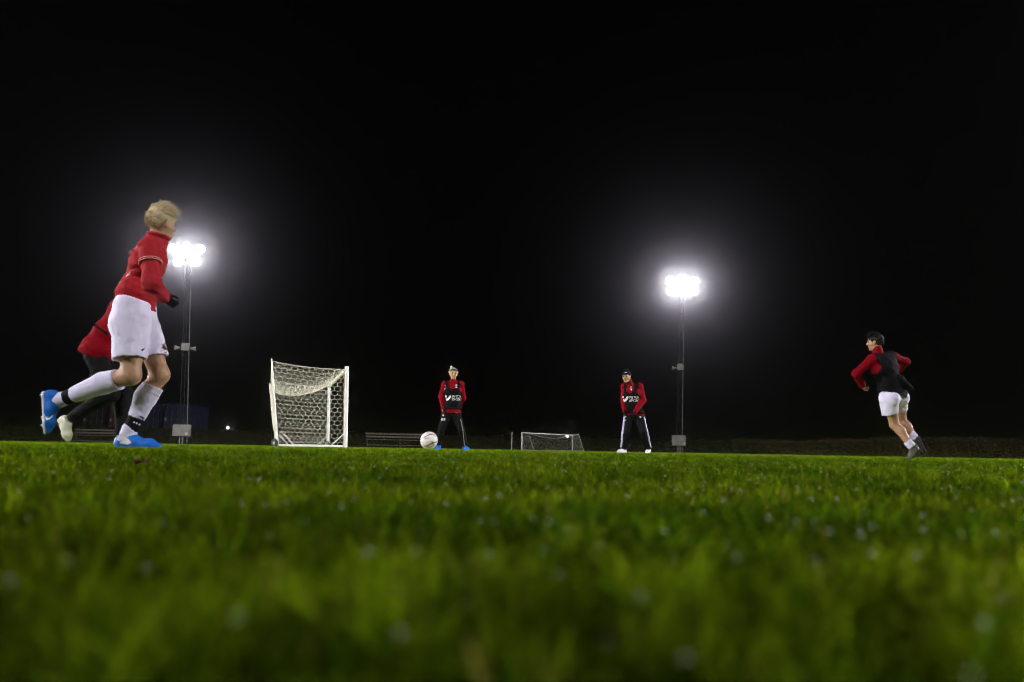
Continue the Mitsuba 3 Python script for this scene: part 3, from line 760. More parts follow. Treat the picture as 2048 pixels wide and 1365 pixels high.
# ------------------------------------------------------------------ people: smooth-blended distance fields turned into one skin each
class Field:
    def __init__(self, k=0.03): self.k, self.p, self.mods = k, [], []
    def rc(self, a, b, ra, rb, k=None): self.p.append(('c', np.asarray(a, float), np.asarray(b, float), ra, rb, k)); return self
    def el(self, c, R, r, k=None): self.p.append(('e', np.asarray(c, float), np.asarray(R, float), np.asarray(r, float), None, k)); return self
    def fld(self, f, k=None): self.p.append(('f', f, None, None, None, k)); return self
    def cut(self, fn): self.mods.append(fn); return self
    def bounds(self):
        lo, hi = [], []
        for t, a, b, ra, rb, _ in self.p:
            if t == 'c': lo.append(np.minimum(a - ra, b - rb)); hi.append(np.maximum(a + ra, b + rb))
            elif t == 'e': lo.append(a - ra.max()); hi.append(a + ra.max())
            else: l, h = a.bounds(); lo.append(l); hi.append(h)
        return np.min(lo, 0), np.max(hi, 0)
    def __call__(self, P):
        d = None
        for t, a, b, ra, rb, k in self.p:
            if t == 'c':
                ba = b - a
                s = np.clip((P - a) @ ba / max(ba @ ba, 1e-12), 0, 1)
                x = np.linalg.norm(P - a - s[:, None] * ba, axis=1) - (ra + (rb - ra) * s)
            elif t == 'e':
                q = (P - a) @ b.T
                k0 = np.linalg.norm(q / ra, axis=1); k1 = np.linalg.norm(q / ra ** 2, axis=1)
                x = k0 * (k0 - 1) / np.maximum(k1, 1e-9)
            else: x = a(P)
            if d is None: d = x
            else:
                k_ = self.k if k is None else k
                h = np.clip(0.5 + 0.5 * (d - x) / k_, 0, 1)
                d = d * (1 - h) + x * h - k_ * h * (1 - h)
        for m in self.mods: d = m(P, d)
        return d
    def inflated(self, off, k=None):
        f = Field(self.k if k is None else k)
        for t, a, b, ra, rb, k_ in self.p: f.p.append((t, a, b, ra + off, None if rb is None else rb + off, k_))
        return f


def nets(f, h, lo=None, hi=None):
    """surface nets of the field, evaluated only near its surface"""
    l, u = f.bounds()
    lo = l - 4 * h if lo is None else lo; hi = u + 4 * h if hi is None else hi
    B = 4
    n = (np.ceil((hi - lo) / (B * h)).astype(int) + 1)
    cg = np.stack(np.meshgrid(*[(np.arange(x) + 0.5) * B * h for x in n], indexing='ij'), -1).reshape(-1, 3) + lo
    cd = f(cg).reshape(n)
    near = np.abs(cd) < B * h * 1.5
    m = n * B + 1
    D = np.ones(m, np.float32)
    D[:-1, :-1, :-1] = np.where(np.repeat(np.repeat(np.repeat(cd, B, 0), B, 1), B, 2) < 0, -1, 1)
    mask = np.zeros(m, bool)
    nz = np.argwhere(near) * B
    o = np.stack(np.meshgrid(*[np.arange(B + 1)] * 3, indexing='ij'), -1).reshape(-1, 3)
    pts = (nz[:, None] + o[None]).reshape(-1, 3)
    mask[pts[:, 0], pts[:, 1], pts[:, 2]] = True
    I = np.argwhere(mask)
    for s in range(0, len(I), 400000):
        J = I[s:s + 400000]
        D[J[:, 0], J[:, 1], J[:, 2]] = f(J * h + lo)
    ins = D < 0
    tot = sum(ins[a:m[0] - 1 + a, b:m[1] - 1 + b, c:m[2] - 1 + c].astype(np.int8) for a in (0, 1) for b in (0, 1) for c in (0, 1))
    cells = np.argwhere((tot > 0) & (tot < 8))
    acc, cnt = np.zeros((len(cells), 3)), np.zeros(len(cells))
    C = [(a, b, c) for a in (0, 1) for b in (0, 1) for c in (0, 1)]
    vals = {c: D[cells[:, 0] + c[0], cells[:, 1] + c[1], cells[:, 2] + c[2]] for c in C}
    for p in C:
        for ax in range(3):
            if p[ax] == 0:
                q = tuple(p[i] + (i == ax) for i in range(3))
                a, b = vals[p], vals[q]
                x = (a < 0) != (b < 0)
                t = np.where(x, a / np.where(x, a - b, 1), 0)
                acc += np.where(x[:, None], np.array(p) + t[:, None] * np.eye(3)[ax], 0); cnt += x
    verts = (cells + acc / cnt[:, None]) * h + lo
    num = np.full(tuple(np.array(m) - 1), -1, np.int64)
    num[cells[:, 0], cells[:, 1], cells[:, 2]] = np.arange(len(cells))
    F_ = []
    for ax in range(3):
        a, b = [i for i in range(3) if i != ax]
        sl0 = [slice(None)] * 3; sl1 = [slice(None)] * 3
        sl0[ax] = slice(0, -1); sl1[ax] = slice(1, None)
        s0, s1 = ins[tuple(sl0)], ins[tuple(sl1)]
        ed = np.argwhere(s0 != s1)
        ed = ed[(ed[:, a] > 0) & (ed[:, b] > 0) & (ed[:, a] < m[a] - 1) & (ed[:, b] < m[b] - 1)]
        ea, eb = np.eye(3, dtype=int)[a], np.eye(3, dtype=int)[b]
        qd = np.stack([num[tuple((ed - ea - eb).T)], num[tuple((ed - eb).T)], num[tuple(ed.T)], num[tuple((ed - ea).T)]], 1)
        flip = s0[tuple(ed.T)] == (ax == 1)
        qd = np.where(flip[:, None], qd[:, ::-1], qd)
        F_.append(qd[(qd >= 0).all(1)])
    q = np.vstack(F_)
    return verts, np.vstack([q[:, [0, 1, 2]], q[:, [0, 2, 3]]])


def below(p, n, r=None):
    """cut away what lies beyond the plane through p with normal n (rounded by 4 mm)"""
    n = nrm(n)
    return lambda P, d: np.maximum(d, (P - p) @ n)


def folds(amp, fq, axis=None, seed=0):
    def fn(P, d):
        Q = P * fq
        if axis is not None:
            a = nrm(axis); Q = Q + np.outer(Q @ a, a) * 1.6      # finer along the axis: creases run across it
        n = meshkit.fbm(Q + 31.7, 3, seed)
        return d + amp * (1 - 2 * np.abs(2 * n - 1) ** 0.8)
    return fn


def add_hand(f, w, d, n, t, L=0.17, curl=0.55, R=1.0):
    """palm, four fingers and a thumb from the wrist w along d; n: out of the back of the hand; t: towards the thumb"""
    d, n = nrm(d), nrm(n); t = nrm(t - d * (t @ d)); n = nrm(n - d * (n @ d) - t * (n @ t))
    s = L / 0.17
    f.rc(w, w + d * 0.02 * s, 0.026 * s * R, 0.022 * s * R, 0.012)
    for o in (-0.026, -0.009, 0.009, 0.026):
        f.rc(w + d * 0.015 * s + t * o * 0.6 * s, w + d * 0.078 * s + t * o * s, 0.015 * s * R, 0.0125 * s * R, 0.008)
    for o, l, c in ((-0.028, 0.82, 1.15), (-0.009, 0.96, 1.0), (0.010, 1.03, 0.95), (0.028, 0.93, 0.9)):
        p = w + d * 0.082 * s + t * o * s; a = 0.25 * curl * c
        for seg, r in ((0.040, 0.0092), (0.026, 0.0085), (0.021, 0.0075)):
            q_ = p + (d * math.cos(a) - n * math.sin(a) + t * o * 1.2) * seg * l * s
            f.rc(p, q_, r * s * R, r * 0.93 * s * R, 0.003); p = q_; a += 0.9 * curl * c
    p = w + d * 0.022 * s + t * 0.024 * s; a = 0.75
    for seg, r in ((0.034, 0.0125), (0.030, 0.0105), (0.024, 0.009)):
        q_ = p + (d * math.cos(a) + t * math.sin(a) - n * 0.25) * seg * s
        f.rc(p, q_, r * s * R, r * 0.9 * s * R, 0.006); p = q_; a -= 0.35


def head_axes(fd, up):
    fd = nrm(fd); up = nrm(up - fd * (np.asarray(up) @ fd)); return np.stack([np.cross(fd, up), fd, up])     # right, front, up


def add_head(f, c, A, s=1.0):
    r, fr, up = A
    g = lambda x, y, z: c + (r * x + fr * y + up * z) * s
    f.el(g(0, -0.012, 0.022), A, V(0.074, 0.095, 0.092) * s, 0.03)
    f.el(g(0, 0.022, -0.045), A, V(0.058, 0.066, 0.075) * s, 0.03)
    f.rc(g(-0.022, 0.062, -0.098), g(0.022, 0.062, -0.098), 0.022 * s, 0.022 * s, 0.025)
    f.rc(g(-0.03, 0.073, 0.024), g(0.03, 0.073, 0.024), 0.015 * s, 0.015 * s, 0.02)
    for x in (-1, 1):
        f.rc(g(x * 0.040, 0.058, -0.030), g(x * 0.046, 0.035, -0.030), 0.022 * s, 0.022 * s, 0.025)
        f.el(g(x * 0.077, -0.006, -0.012), np.stack([r, fr, up]), V(0.010, 0.020, 0.033) * s, 0.008)
    f.rc(g(0, 0.084, 0.012), g(0, 0.108, -0.028), 0.009 * s, 0.013 * s, 0.012)
    for x in (-1, 1): f.rc(g(x * 0.008, 0.092, -0.033), g(x * 0.012, 0.088, -0.034), 0.009 * s, 0.008 * s, 0.006)
    f.rc(g(-0.018, 0.078, -0.066), g(0.018, 0.078, -0.066), 0.011 * s, 0.011 * s, 0.012)
    eyes = [g(x * 0.031, 0.088, 0.004) for x in (-1, 1)]
    def sock(P, d):
        for e_ in eyes: 
            x = 0.017 * s - np.linalg.norm(P - e_, axis=1)
            h = np.clip(0.5 + 0.5 * (d - x) / -(-0.012 * s), 0, 1)
            d = np.maximum(d, x) + 0.012 * s * 0.25 * np.maximum(0, 1 - np.abs(d - x) / (0.012 * s)) ** 2
        return d
    f.cut(sock)
    return g


def face_parts(key, g, A, s, hair_mat):
    e_ = [sphere(g(x * 0.031, 0.0765, 0.004), 0.0095 * s) for x in (-1, 1)]
    for v in e_: put(key, 'eye', v, 'm_eye', smooth=True)
    for x in (-1, 1):
        put(key, 'eyebrow', polytube([g(x * 0.016, 0.088, 0.024), g(x * 0.032, 0.086, 0.030), g(x * 0.048, 0.074, 0.024)], V(0.004, 0.0045, 0.003) * s, 6), hair_mat, smooth=True)
    f = Field(0.004)
    f.rc(g(-0.020, 0.083, -0.062), g(0, 0.0915, -0.060), 0.004 * s, 0.0055 * s).rc(g(0, 0.0915, -0.060), g(0.020, 0.083, -0.062), 0.0055 * s, 0.004 * s)
    f.rc(g(-0.017, 0.083, -0.073), g(0, 0.090, -0.075), 0.004 * s, 0.006 * s).rc(g(0, 0.090, -0.075), g(0.017, 0.083, -0.073), 0.006 * s, 0.004 * s)
    put(key, 'lips', nets(f, 0.002), 'm_lips', smooth=True)
    put(key, 'mouth_gap', polytube([g(-0.017, 0.086, -0.0675), g(0, 0.0945, -0.0680), g(0.017, 0.086, -0.0675)], V(0.0010, 0.0016, 0.0010) * s, 6), 'm_eye', smooth=True)


def hair_strands(c, A, s, n, length, wid, cover, flow, seed, rad=(0.079, 0.100, 0.098), lift=0.5, jit=0.25):
    g_ = np.random.default_rng(seed)
    r, fr, up = A
    out = []
    while len(out) < n:
        d = nrm(g_.normal(size=3))
        if not cover(d): continue
        p = c + (r * d[0] * rad[0] + fr * (d[1] * rad[1] - 0.012) + up * (d[2] * rad[2] + 0.022)) * s
        nn = nrm(r * d[0] / rad[0] + fr * d[1] / rad[1] + up * d[2] / rad[2])
        fl = flow(d); fl = r * fl[0] + fr * fl[1] + up * fl[2]
        di = nrm(nn * lift * g_.uniform(0.5, 1.4) + fl + g_.normal(0, jit, 3))
        L_ = length(d) * g_.uniform(0.7, 1.25) * s
        bend = nrm(fl + V(0, 0, -0.5) + g_.normal(0, 0.2, 3))
        t = np.array([0, 0.35, 0.7, 1.0])[:, None]
        pts = p - nn * 0.006 * s + di * L_ * t + bend * L_ * 0.4 * t ** 2
        out.append(polytube(pts, wid * s * np.array([1, 1, 0.75, 0.15]), 4))
    return cat(out)


def hair_cap(c, A, s, off, cutfn):
    f = Field(0.02)
    f.el(c + (A[1] * -0.014 + A[2] * 0.024) * s, A, V(0.078 + off, 0.098 + off, 0.095 + off) * s)
    f.cut(lambda P, d: np.maximum(d, cutfn((P - c) @ A.T / s)))
    return f


def boot(key, ankle, heel, toe, up, mats, name='boot', w=1.0, swoosh=None, studs=True):
    """football boot: heel and toe on the sole plane, up: away from the sole"""
    x = nrm(toe - heel); z = nrm(up - x * (up @ x)); y = np.cross(z, x)
    L = np.linalg.norm(toe - heel)
    g = lambda a, b, c: heel + x * a * L + y * b + z * c
    f = Field(0.025)
    f.rc(g(0.13, 0, 0.040), g(0.45, 0, 0.036), 0.036 * w, 0.037 * w).rc(g(0.45, 0, 0.036), g(0.74, 0.002, 0.031), 0.037 * w, 0.037 * w).rc(g(0.74, 0.002, 0.031), g(0.93, 0.004, 0.022), 0.036 * w, 0.022 * w)
    f.rc(g(0.12, 0, 0.05), g(0.15, 0, 0.078), 0.034 * w, 0.036 * w).rc(g(0.45, 0, 0.048), g(0.25, 0, 0.085), 0.034 * w, 0.038 * w)
    f.cut(below(g(0, 0, 0.006), -z))
    # collar opening round the ankle
    f.cut(lambda P, d: np.maximum(d, np.minimum(((P - g(0.20, 0, 0.092)) @ nrm(z - x * 0.10)), 1.0)))
    bk = put(key, name, nets(f, 0.006), mats[0], smooth=True)
    so = Field(0.02)
    so.rc(g(0.12, 0, 0.012), g(0.45, 0, 0.010), 0.034 * w, 0.030 * w).rc(g(0.45, 0, 0.010), g(0.75, 0.002, 0.010), 0.030 * w, 0.040 * w).rc(g(0.75, 0.002, 0.010), g(0.93, 0.004, 0.012), 0.038 * w, 0.022 * w)
    so.cut(below(g(0, 0, 0.016), z)).cut(below(g(0, 0, 0.0), -z))
    put(bk, 'sole', nets(so, 0.006), mats[1], smooth=40)
    if studs:
        for a, b in ((0.1, 0.02), (0.1, -0.02), (0.62, 0.028), (0.62, -0.028), (0.80, 0.022), (0.80, -0.022)):
            put(bk, 'stud', tube(g(a, b, 0.001), g(a, b, -0.011), 0.007, 8, 0.005), mats[1], smooth=40)
    put(bk, 'laces', cat([polytube([g(0.42 + 0.06 * q_, -0.018, 0.086 - 0.009 * q_), g(0.43 + 0.06 * q_, 0, 0.0895 - 0.0095 * q_), g(0.42 + 0.06 * q_, 0.018, 0.086 - 0.009 * q_)], 0.0022, 5) for q_ in range(4)]), mats[2], smooth=True)
    return bk, f, (x, y, z, g, L)


def stick(mesh, origin, right, up, field, dirn, lift=0.0015, size=0.02):
    """lays flat lettering onto a curved garment along dirn"""
    v, fc = trimesh.remesh.subdivide_to_size(np.array(mesh.vertices), np.array(mesh.faces), size)
    right, up, dirn = nrm(right), nrm(up), nrm(dirn)
    if dirn[1] > 0.999: dirn = nrm(origin - CAM)
    p0 = origin + v[:, :1] * right + v[:, 1:2] * up
    p = p0 - dirn * 0.25; t = np.zeros(len(v))
    for _ in range(60):
        d = field(p + t[:, None] * dirn)
        t = np.minimum(t + np.where(d > 0.0003, d * 0.8, 0), 0.45)
    t = np.where(t > 0.44, np.median(t), t)
    return p + t[:, None] * dirn - dirn * (lift + v[:, 2:3]), fc


def flat(poly, depth=0.002):
    gs = getattr(poly, 'geoms', [poly])
    return trimesh.util.concatenate([trimesh.creation.extrude_polygon(q_, depth, engine='earcut') for q_ in gs])


def shop_logo(h):
    """ball and tick beside two lines of lettering, each line h tall"""
    a = meshkit.text_mesh('INTER', h, 0.0015); b = meshkit.text_mesh('SPORT', h, 0.0015)
    a.apply_translation([0.3 * h, h * 0.18, 0]); b.apply_translation([0.3 * h, -h * 1.18, 0])
    tick = Polygon([(-2.35, -0.15), (-1.75, 0.15), (-1.45, -0.35), (-0.6, 1.05), (0.05, 1.05), (0.05, 0.5), (-0.75, -0.75), (-1.35, -1.15), (-1.95, -1.15)])
    tick = shapely.affinity.scale(tick, h, h, origin=(0, 0))
    ballp = Point(-2.25 * h, 0.72 * h).buffer(0.42 * h)
    return trimesh.util.concatenate([a, b, flat(shapely.union_all([tick, ballp]), 0.0015)])


def star(r):
    pts = []
    for q_ in range(8):
        rad = r if q_ % 2 == 0 else r * 0.42
        pts.append((rad * math.sin(q_ * math.pi / 4), rad * math.cos(q_ * math.pi / 4)))
    return Polygon(pts)


def crest(r):
    """club crest: bar, arch and four-pointed star"""
    arch = Point(0, -0.3 * r).buffer(1.7 * r).difference(Point(0, -0.3 * r).buffer(1.35 * r)).intersection(shapely.box(-3 * r, 0.55 * r, 3 * r, 3 * r))
    return flat(shapely.union_all([arch, shapely.box(-1.3 * r, 1.9 * r, 1.3 * r, 2.35 * r), shapely.affinity.translate(star(r * 1.15), 0, -0.45 * r)]), 0.0015)


def limb(f, a, b, c, r, back=None, bulge=0.012):
    """upper and lower segment with a bulge behind the lower one"""
    f.rc(a, b, r[0], r[1])
    mid = b * 0.68 + c * 0.32 + (0 if back is None else nrm(back) * bulge)
    f.rc(b, mid, r[1] * 0.97, r[2]).rc(mid, c, r[2], r[3])


def body(J, s=1.0, hands=True):
    f = Field(0.035)
    hs = nrm(J['hipR'] - J['hipL']); ss = nrm(J['shR'] - J['shL'])
    f.rc(J['pel'] - hs * 0.065 * s, J['pel'] + hs * 0.065 * s, 0.098 * s, 0.098 * s)
    f.rc(J['wai'] - (hs + ss) * 0.03 * s, J['wai'] + (hs + ss) * 0.03 * s, 0.095 * s, 0.095 * s, 0.06)
    f.rc(J['pel'], J['wai'], 0.10 * s, 0.09 * s, 0.05)
    f.rc(J['che'] - ss * 0.072 * s, J['che'] + ss * 0.072 * s, 0.102 * s, 0.102 * s, 0.05)
    f.rc(J['wai'], J['che'], 0.09 * s, 0.10 * s, 0.06)
    f.rc(J['shL'], J['shR'], 0.056 * s, 0.056 * s, 0.05)
    f.rc(J['nek'], J['hea'] * 0.75 + J['nek'] * 0.25, 0.056 * s, 0.052 * s, 0.03)
    for q_ in 'LR':
        f.rc(J['sh' + q_], J['el' + q_], 0.050 * s, 0.037 * s)
        f.rc(J['el' + q_], J['el' + q_] * 0.6 + J['wr' + q_] * 0.4, 0.037 * s, 0.037 * s).rc(J['el' + q_] * 0.6 + J['wr' + q_] * 0.4, J['wr' + q_], 0.037 * s, 0.026 * s)
        limb(f, J['hip' + q_], J['kn' + q_], J['an' + q_], V(0.088, 0.058, 0.057, 0.040) * s, J.get('back' + q_), 0.016 * s)
        fw_ = nrm(J['to' + q_] - J['he' + q_]); up_ = J['an' + q_] - J['he' + q_]; up_ = nrm(up_ - fw_ * (up_ @ fw_))
        f.rc(J['an' + q_], J['he' + q_] * 0.72 + J['to' + q_] * 0.28 + up_ * 0.045, 0.034 * s, 0.026 * s, 0.01).rc(J['he' + q_] * 0.72 + J['to' + q_] * 0.28 + up_ * 0.045, J['he' + q_] * 0.3 + J['to' + q_] * 0.7 + up_ * 0.030, 0.026 * s, 0.018 * s, 0.01)
    return f


def joints(D, spec):
    return {n: at(x, y, D + dy) for n, (x, y, dy) in spec.items()}


def foot(D, h_, t_):
    return at(h_[0], h_[1], D + h_[2]), at(t_[0], t_[1], D + t_[2])


def sleeve(f, a, b, c, r, stop=0.94):
    f.rc(a, b, r[0], r[1]).rc(b, b + (c - b) * stop, r[1], r[2])


# ---- 1: blond runner close to the camera -----------------------------------------------------------
D = 4.95
J = joints(D, dict(pel=(265, 636, 0), wai=(274, 588, 0), che=(297, 522, 0.0), nek=(316, 476, 0), hea=(323, 445, 0.0), shR=(299, 494, -0.17), shL=(314, 490, 0.17),
                   elR=(303, 566, -0.23), wrR=(330, 596, -0.19), elL=(286, 562, 0.25), wrL=(298, 578, 0.32), hipR=(263, 642, -0.085), hipL=(280, 642, 0.085),
                   knR=(262, 752, -0.11), anR=(118, 801, -0.015), knL=(320, 750, 0.09), anL=(258, 864, 0.05),
                   heR=(84, 783, -0.05), toR=(87, 869, -0.07), heL=(232, 892.5, 0.06), toL=(321, 892.5, 0.02)))
J['backR'] = V(0, 0, 1.0); J['backL'] = V(-1, 0, 0.3)
J['heL'][2] = J['toL'][2] = 0.009
p1 = thing('person', 'blond runner in red shirt and white shorts striding past close to the camera', 'person', 'football players training on the pitch')
f = body(J)
A = head_axes(V(0.52, 0.85, -0.04), V(0.12, 0, 1))
g1 = add_head(f, J['hea'], A, 0.94)
put(p1, 'body', nets(f, 0.0075), 'm_skin', smooth=True)
face_parts(p1, g1, A, 0.94, 'm_blonde')
hk = put(p1, 'hair', nets(hair_cap(J['hea'], A, 0.94, 0.002, lambda q_: np.maximum(q_[:, 1] - 0.066 - 0.3 * q_[:, 2], -q_[:, 2] - 0.062 + np.maximum(q_[:, 1] + 0.03, 0) * 0.9)), 0.006), 'm_straw', smooth=True)
cov1 = lambda d: d[2] > -0.70 + 0.95 * max(d[1] + 0.25, 0) and not (d[1] > 0.66 and d[2] < 0.5)
flo1 = lambda d: V(0.5 * d[0] - 0.2, 0.5 if d[2] > 0.3 else -0.25, 0.55 * max(d[2], 0) - 0.8 * (d[2] < 0.25))
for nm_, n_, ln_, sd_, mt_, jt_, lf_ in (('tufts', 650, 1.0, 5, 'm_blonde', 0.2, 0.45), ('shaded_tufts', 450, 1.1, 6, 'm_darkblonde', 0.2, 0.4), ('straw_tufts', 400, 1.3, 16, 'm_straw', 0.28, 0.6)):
    put(hk, nm_, hair_strands(J['hea'], A, 0.94, n_, lambda d: (0.014 + 0.026 * max(d[2], 0) ** 1.5) * ln_, 0.0026, cov1, flo1, sd_, lift=lf_, jit=jt_), mt_, smooth=True)
put(hk, 'loose_wisps', hair_strands(J['hea'], A, 0.94, 150, lambda d: 0.050, 0.0024, lambda d: d[2] > 0.15 and d[1] > -0.6, lambda d: V(0.8 * d[0] - 0.4, 0.4, 0.6), 15, lift=0.9, jit=0.3), 'm_blonde', smooth=True)

ax1 = nrm(J['che'] - J['pel'])
tor = Field(0.05)
hs, ss = nrm(J['hipR'] - J['hipL']), nrm(J['shR'] - J['shL'])
tor.rc(J['pel'] - hs * 0.06, J['pel'] + hs * 0.06, 0.134, 0.134).rc(J['wai'] - hs * 0.06, J['wai'] + hs * 0.06, 0.112, 0.112).rc(J['pel'], J['wai'], 0.125, 0.112)
tor.rc(J['che'] - ss * 0.075, J['che'] + ss * 0.075, 0.112, 0.112).rc(J['wai'], J['che'], 0.112, 0.112).rc(J['shL'], J['shR'], 0.066, 0.066).rc(J['nek'] * 0.6 + J['che'] * 0.4, J['nek'] + (J['hea'] - J['nek']) * 0.10, 0.085, 0.072, 0.03)
shirt = Field(0.03); shirt.fld(tor)
for q_ in 'LR': sleeve(shirt, J['sh' + q_], J['el' + q_], J['wr' + q_], (0.064, 0.060, 0.048), 0.93)
hem = at(275, 614, D); hn = nrm(at(236, 596, D) - at(313, 622, D)); hn = nrm(np.cross(hn, V(0, 1, 0))); hn = hn if hn[2] < 0 else -hn
shirt.cut(below(hem, hn)).cut(folds(0.008, 9, ax1, 2)).cut(folds(0.0035, 21, ax1 + V(0.5, 0, 0), 9)).cut(below(J['hea'] - ax1 * 0.095, ax1 + V(0.15, 0, 0)))
inner = tor.inflated(-0.02)
shirt.cut(lambda P, d: np.maximum(d, -np.maximum(inner(P), ((P - (hem - hn * 0.05)) @ -hn))))
sk = put(p1, 'shirt', nets(shirt, 0.007), 'm_red_shirt', smooth=True)
short = Field(0.01)
for q_ in 'LR':
    short.rc(J['sh' + q_], J['sh' + q_] * 0.45 + J['el' + q_] * 0.55, 0.076, 0.070)
for q_ in 'LR':
    e_ = Field(0.01); sh_, el_ = J['sh' + q_], J['el' + q_]
    e_.rc(sh_ * 0.85 + el_ * 0.15, sh_ * 0.40 + el_ * 0.60, 0.0705, 0.068)
    dd = nrm(el_ - sh_); pp = sh_ * 0.52 + el_ * 0.48
    e_.cut(below(pp, dd)).cut(folds(0.003, 18, None, 4))
    ck_ = put(sk, 'sleeve', nets(e_, 0.006), 'm_red_shirt', smooth=True)
    for o_ in (0.0, 0.014):
        a_, b_, _ = frame(dd)
        put(sk, 'sleeve_piping', polytube([pp - dd * (0.004 + o_) + 0.0690 * (math.cos(t) * a_ + math.sin(t) * b_) for t in np.linspace(0, 2 * np.pi, 26)], 0.0028, 5), 'm_trim', smooth=True)
put(sk, 'collar', polytube([J['nek'] + (J['hea'] - J['nek']) * 0.12 + 0.066 * (math.cos(t) * nrm(np.cross(ax1, V(0, 1, 0))) + math.sin(t) * V(0, 1, 0)) for t in np.linspace(0, 2 * np.pi, 28)], 0.012, 8), 'm_red_shirt', smooth=True)
bk_dir = nrm(V(0.35, 1.0, 0.0))
for (px, py, w_, h_) in ((268, 505, 0.012, 0.03), (273, 496, 0.012, 0.02), (264, 514, 0.012, 0.02), (258, 551, 0.018, 0.026), (264, 549, 0.01, 0.026), (244, 566, 0.02, 0.012)):
    m = flat(shapely.box(-w_ / 2, -h_ / 2, w_ / 2, h_ / 2), 0.001)
    put(sk, 'print', stick(m, at(px, py, D - 0.1), V(1, 0, 0) + 0.2 * ax1, ax1, shirt, bk_dir), 'm_trim')

# shorts
pv = Field(0.03)
pv.rc(J['pel'] - hs * 0.07 + V(0.01, 0, 0.07), J['pel'] + hs * 0.07 + V(0.01, 0, 0.07), 0.118, 0.118).rc(J['pel'] - hs * 0.075 - V(0, 0, 0.04), J['pel'] + hs * 0.075 - V(0, 0, 0.04), 0.122, 0.122)
hemR, hemL = at(260, 720, D - 0.11), at(315, 714, D + 0.09)
legR, legL = Field(0.02), Field(0.02)
legR.rc(J['hipR'], hemR - V(0, 0, 0.08), 0.120, 0.104).cut(below(hemR, nrm(hemR - J['hipR']) + V(0.03, 0, 0)))
legL.rc(J['hipL'], hemL - V(0, 0, 0.08), 0.116, 0.102).cut(below(hemL, nrm(nrm(hemL - J['hipL']) * 0.35 + V(0.0, 0, -0.65))))
inR, inL = Field().rc(J['hipR'] * 0.15 + hemR * 0.85, hemR - V(0, 0, 0.1), 0.086, 0.090), Field().rc(J['hipL'] * 0.15 + hemL * 0.85, hemL - V(0, 0, 0.1), 0.074, 0.076)
for part_, inn_ in ((legR, inR), (legL, inL), (pv, None)):
    part_.cut(folds(0.005, 9, V(1, 0, 0.2), 6)).cut(folds(0.0025, 24, V(1, 0, 0.5), 16))
    if inn_ is not None: part_.cut(lambda P, d, inn_=inn_: np.maximum(d, -inn_(P)))
sh = Field(0.025); sh.fld(pv).fld(legR, 0.03).fld(legL, 0.02)
sh.cut(below(hem + V(0, 0, 0.05), -hn))
shk = put(p1, 'shorts', nets(sh, 0.007), 'm_white_cloth', smooth=True)
put(shk, 'badge', stick(flat(Polygon([(0, 0), (0.03, 0.012), (0.008, -0.014), (-0.006, -0.004)]), 0.001), at(283, 699, D - 0.2), V(1, 0, 0), V(0, 0, 1), sh, V(0, 1, 0)), 'm_dark_print')

# socks: stocking, black strap, ankle sock, boot
def stocking(key, a, b, ra, rb, mat_, k0=0.0, k1=1.0, bulge=None, name='sock', h=0.006, seed=3):
    f = Field(0.02); d = nrm(b - a)
    if bulge is not None:
        m = a * 0.65 + b * 0.35 + bulge
        f.rc(a - d * 0.03, m, ra, ra * 1.02).rc(m, b + d * 0.03, ra * 1.02, rb)
    else: f.rc(a - d * 0.03, b + d * 0.03, ra, rb)
    f.cut(below(a, -d)).cut(below(b, d)).cut(folds(0.0022, 22, d, seed))
    return put(key, name, nets(f, h), mat_, smooth=True), f
for q_, ks, ke in (('R', 0.17, 0.79), ('L', 0.20, 0.76)):
    k_, a_ = J['kn' + q_], J['an' + q_]
    P_ = lambda t: k_ + (a_ - k_) * t
    s1, f1 = stocking(p1, P_(ks), P_(ke), 0.0710, 0.053, 'm_sock', bulge=nrm(J['back' + q_]) * 0.014)
    dl = nrm(a_ - k_)
    if q_ == 'L':
        cuff = P_(0.32)
        aa_, bb_, _ = frame(dl)
        put(s1, 'cuff_seam', polytube([cuff + nrm(J['backL']) * 0.008 + (0.0705) * (math.cos(t) * aa_ + math.sin(t) * bb_) for t in np.linspace(0, 2 * np.pi, 30)], 0.0022, 5), 'm_dark_print', smooth=True)
    lg = flat(shapely.union_all([Polygon([(-0.02, 0.012), (0.014, -0.016), (0.010, -0.004), (-0.006, 0.010)]), Polygon([(-0.022, 0.014), (0.012, 0.004), (0.016, -0.010), (0.006, -0.002)])]), 0.001)
    put(s1, 'mark', stick(lg, (at(284, 836, D - 0.1) if q_ == 'L' else at(168, 803, D - 0.2)), V(1, 0, 0), V(0, 0, 1), f1, V(0, 1, 0)), 'm_dark_print' if q_ == 'L' else 'm_print')
    st, f2 = stocking(p1, P_(ke - 0.06), P_(0.97 if q_ == 'L' else 0.90), 0.0515, 0.049, 'm_black_cloth', name='ankle_strap')
    if q_ == 'L':
        for (px, py) in ((268, 845), (273, 847), (279, 849.5)):
            put(st, 'print', stick(flat(Point(0, 0).buffer(0.006), 0.001), at(px, py, D - 0.1), V(1, 0, -0.4), V(0.4, 0, 1), f2, V(0, 1, 0)), 'm_print')
f = Field(0.02); f.rc(J['anL'] + V(0.004, 0, 0.02), J['anL'] * 0.5 + at(250, 884, D + 0.06) * 0.5, 0.050, 0.052).rc(at(252, 882, D + 0.06), at(264, 882, D + 0.05), 0.048, 0.046).cut(folds(0.002, 24, V(0, 0, 1), 8))
put(p1, 'ankle_sock', nets(f, 0.006), 'm_sock', smooth=True)
f = Field(0.02); q0 = J['heR'] * 0.72 + J['toR'] * 0.28 + nrm(V(0.92, 0.38, 0)) * 0.040; f.rc(J['anR'] + (J['knR'] - J['anR']) * 0.13, J['anR'], 0.046, 0.047).rc(J['anR'], q0, 0.047, 0.036)
put(p1, 'ankle_sock', nets(f, 0.006), 'm_sock', smooth=True)
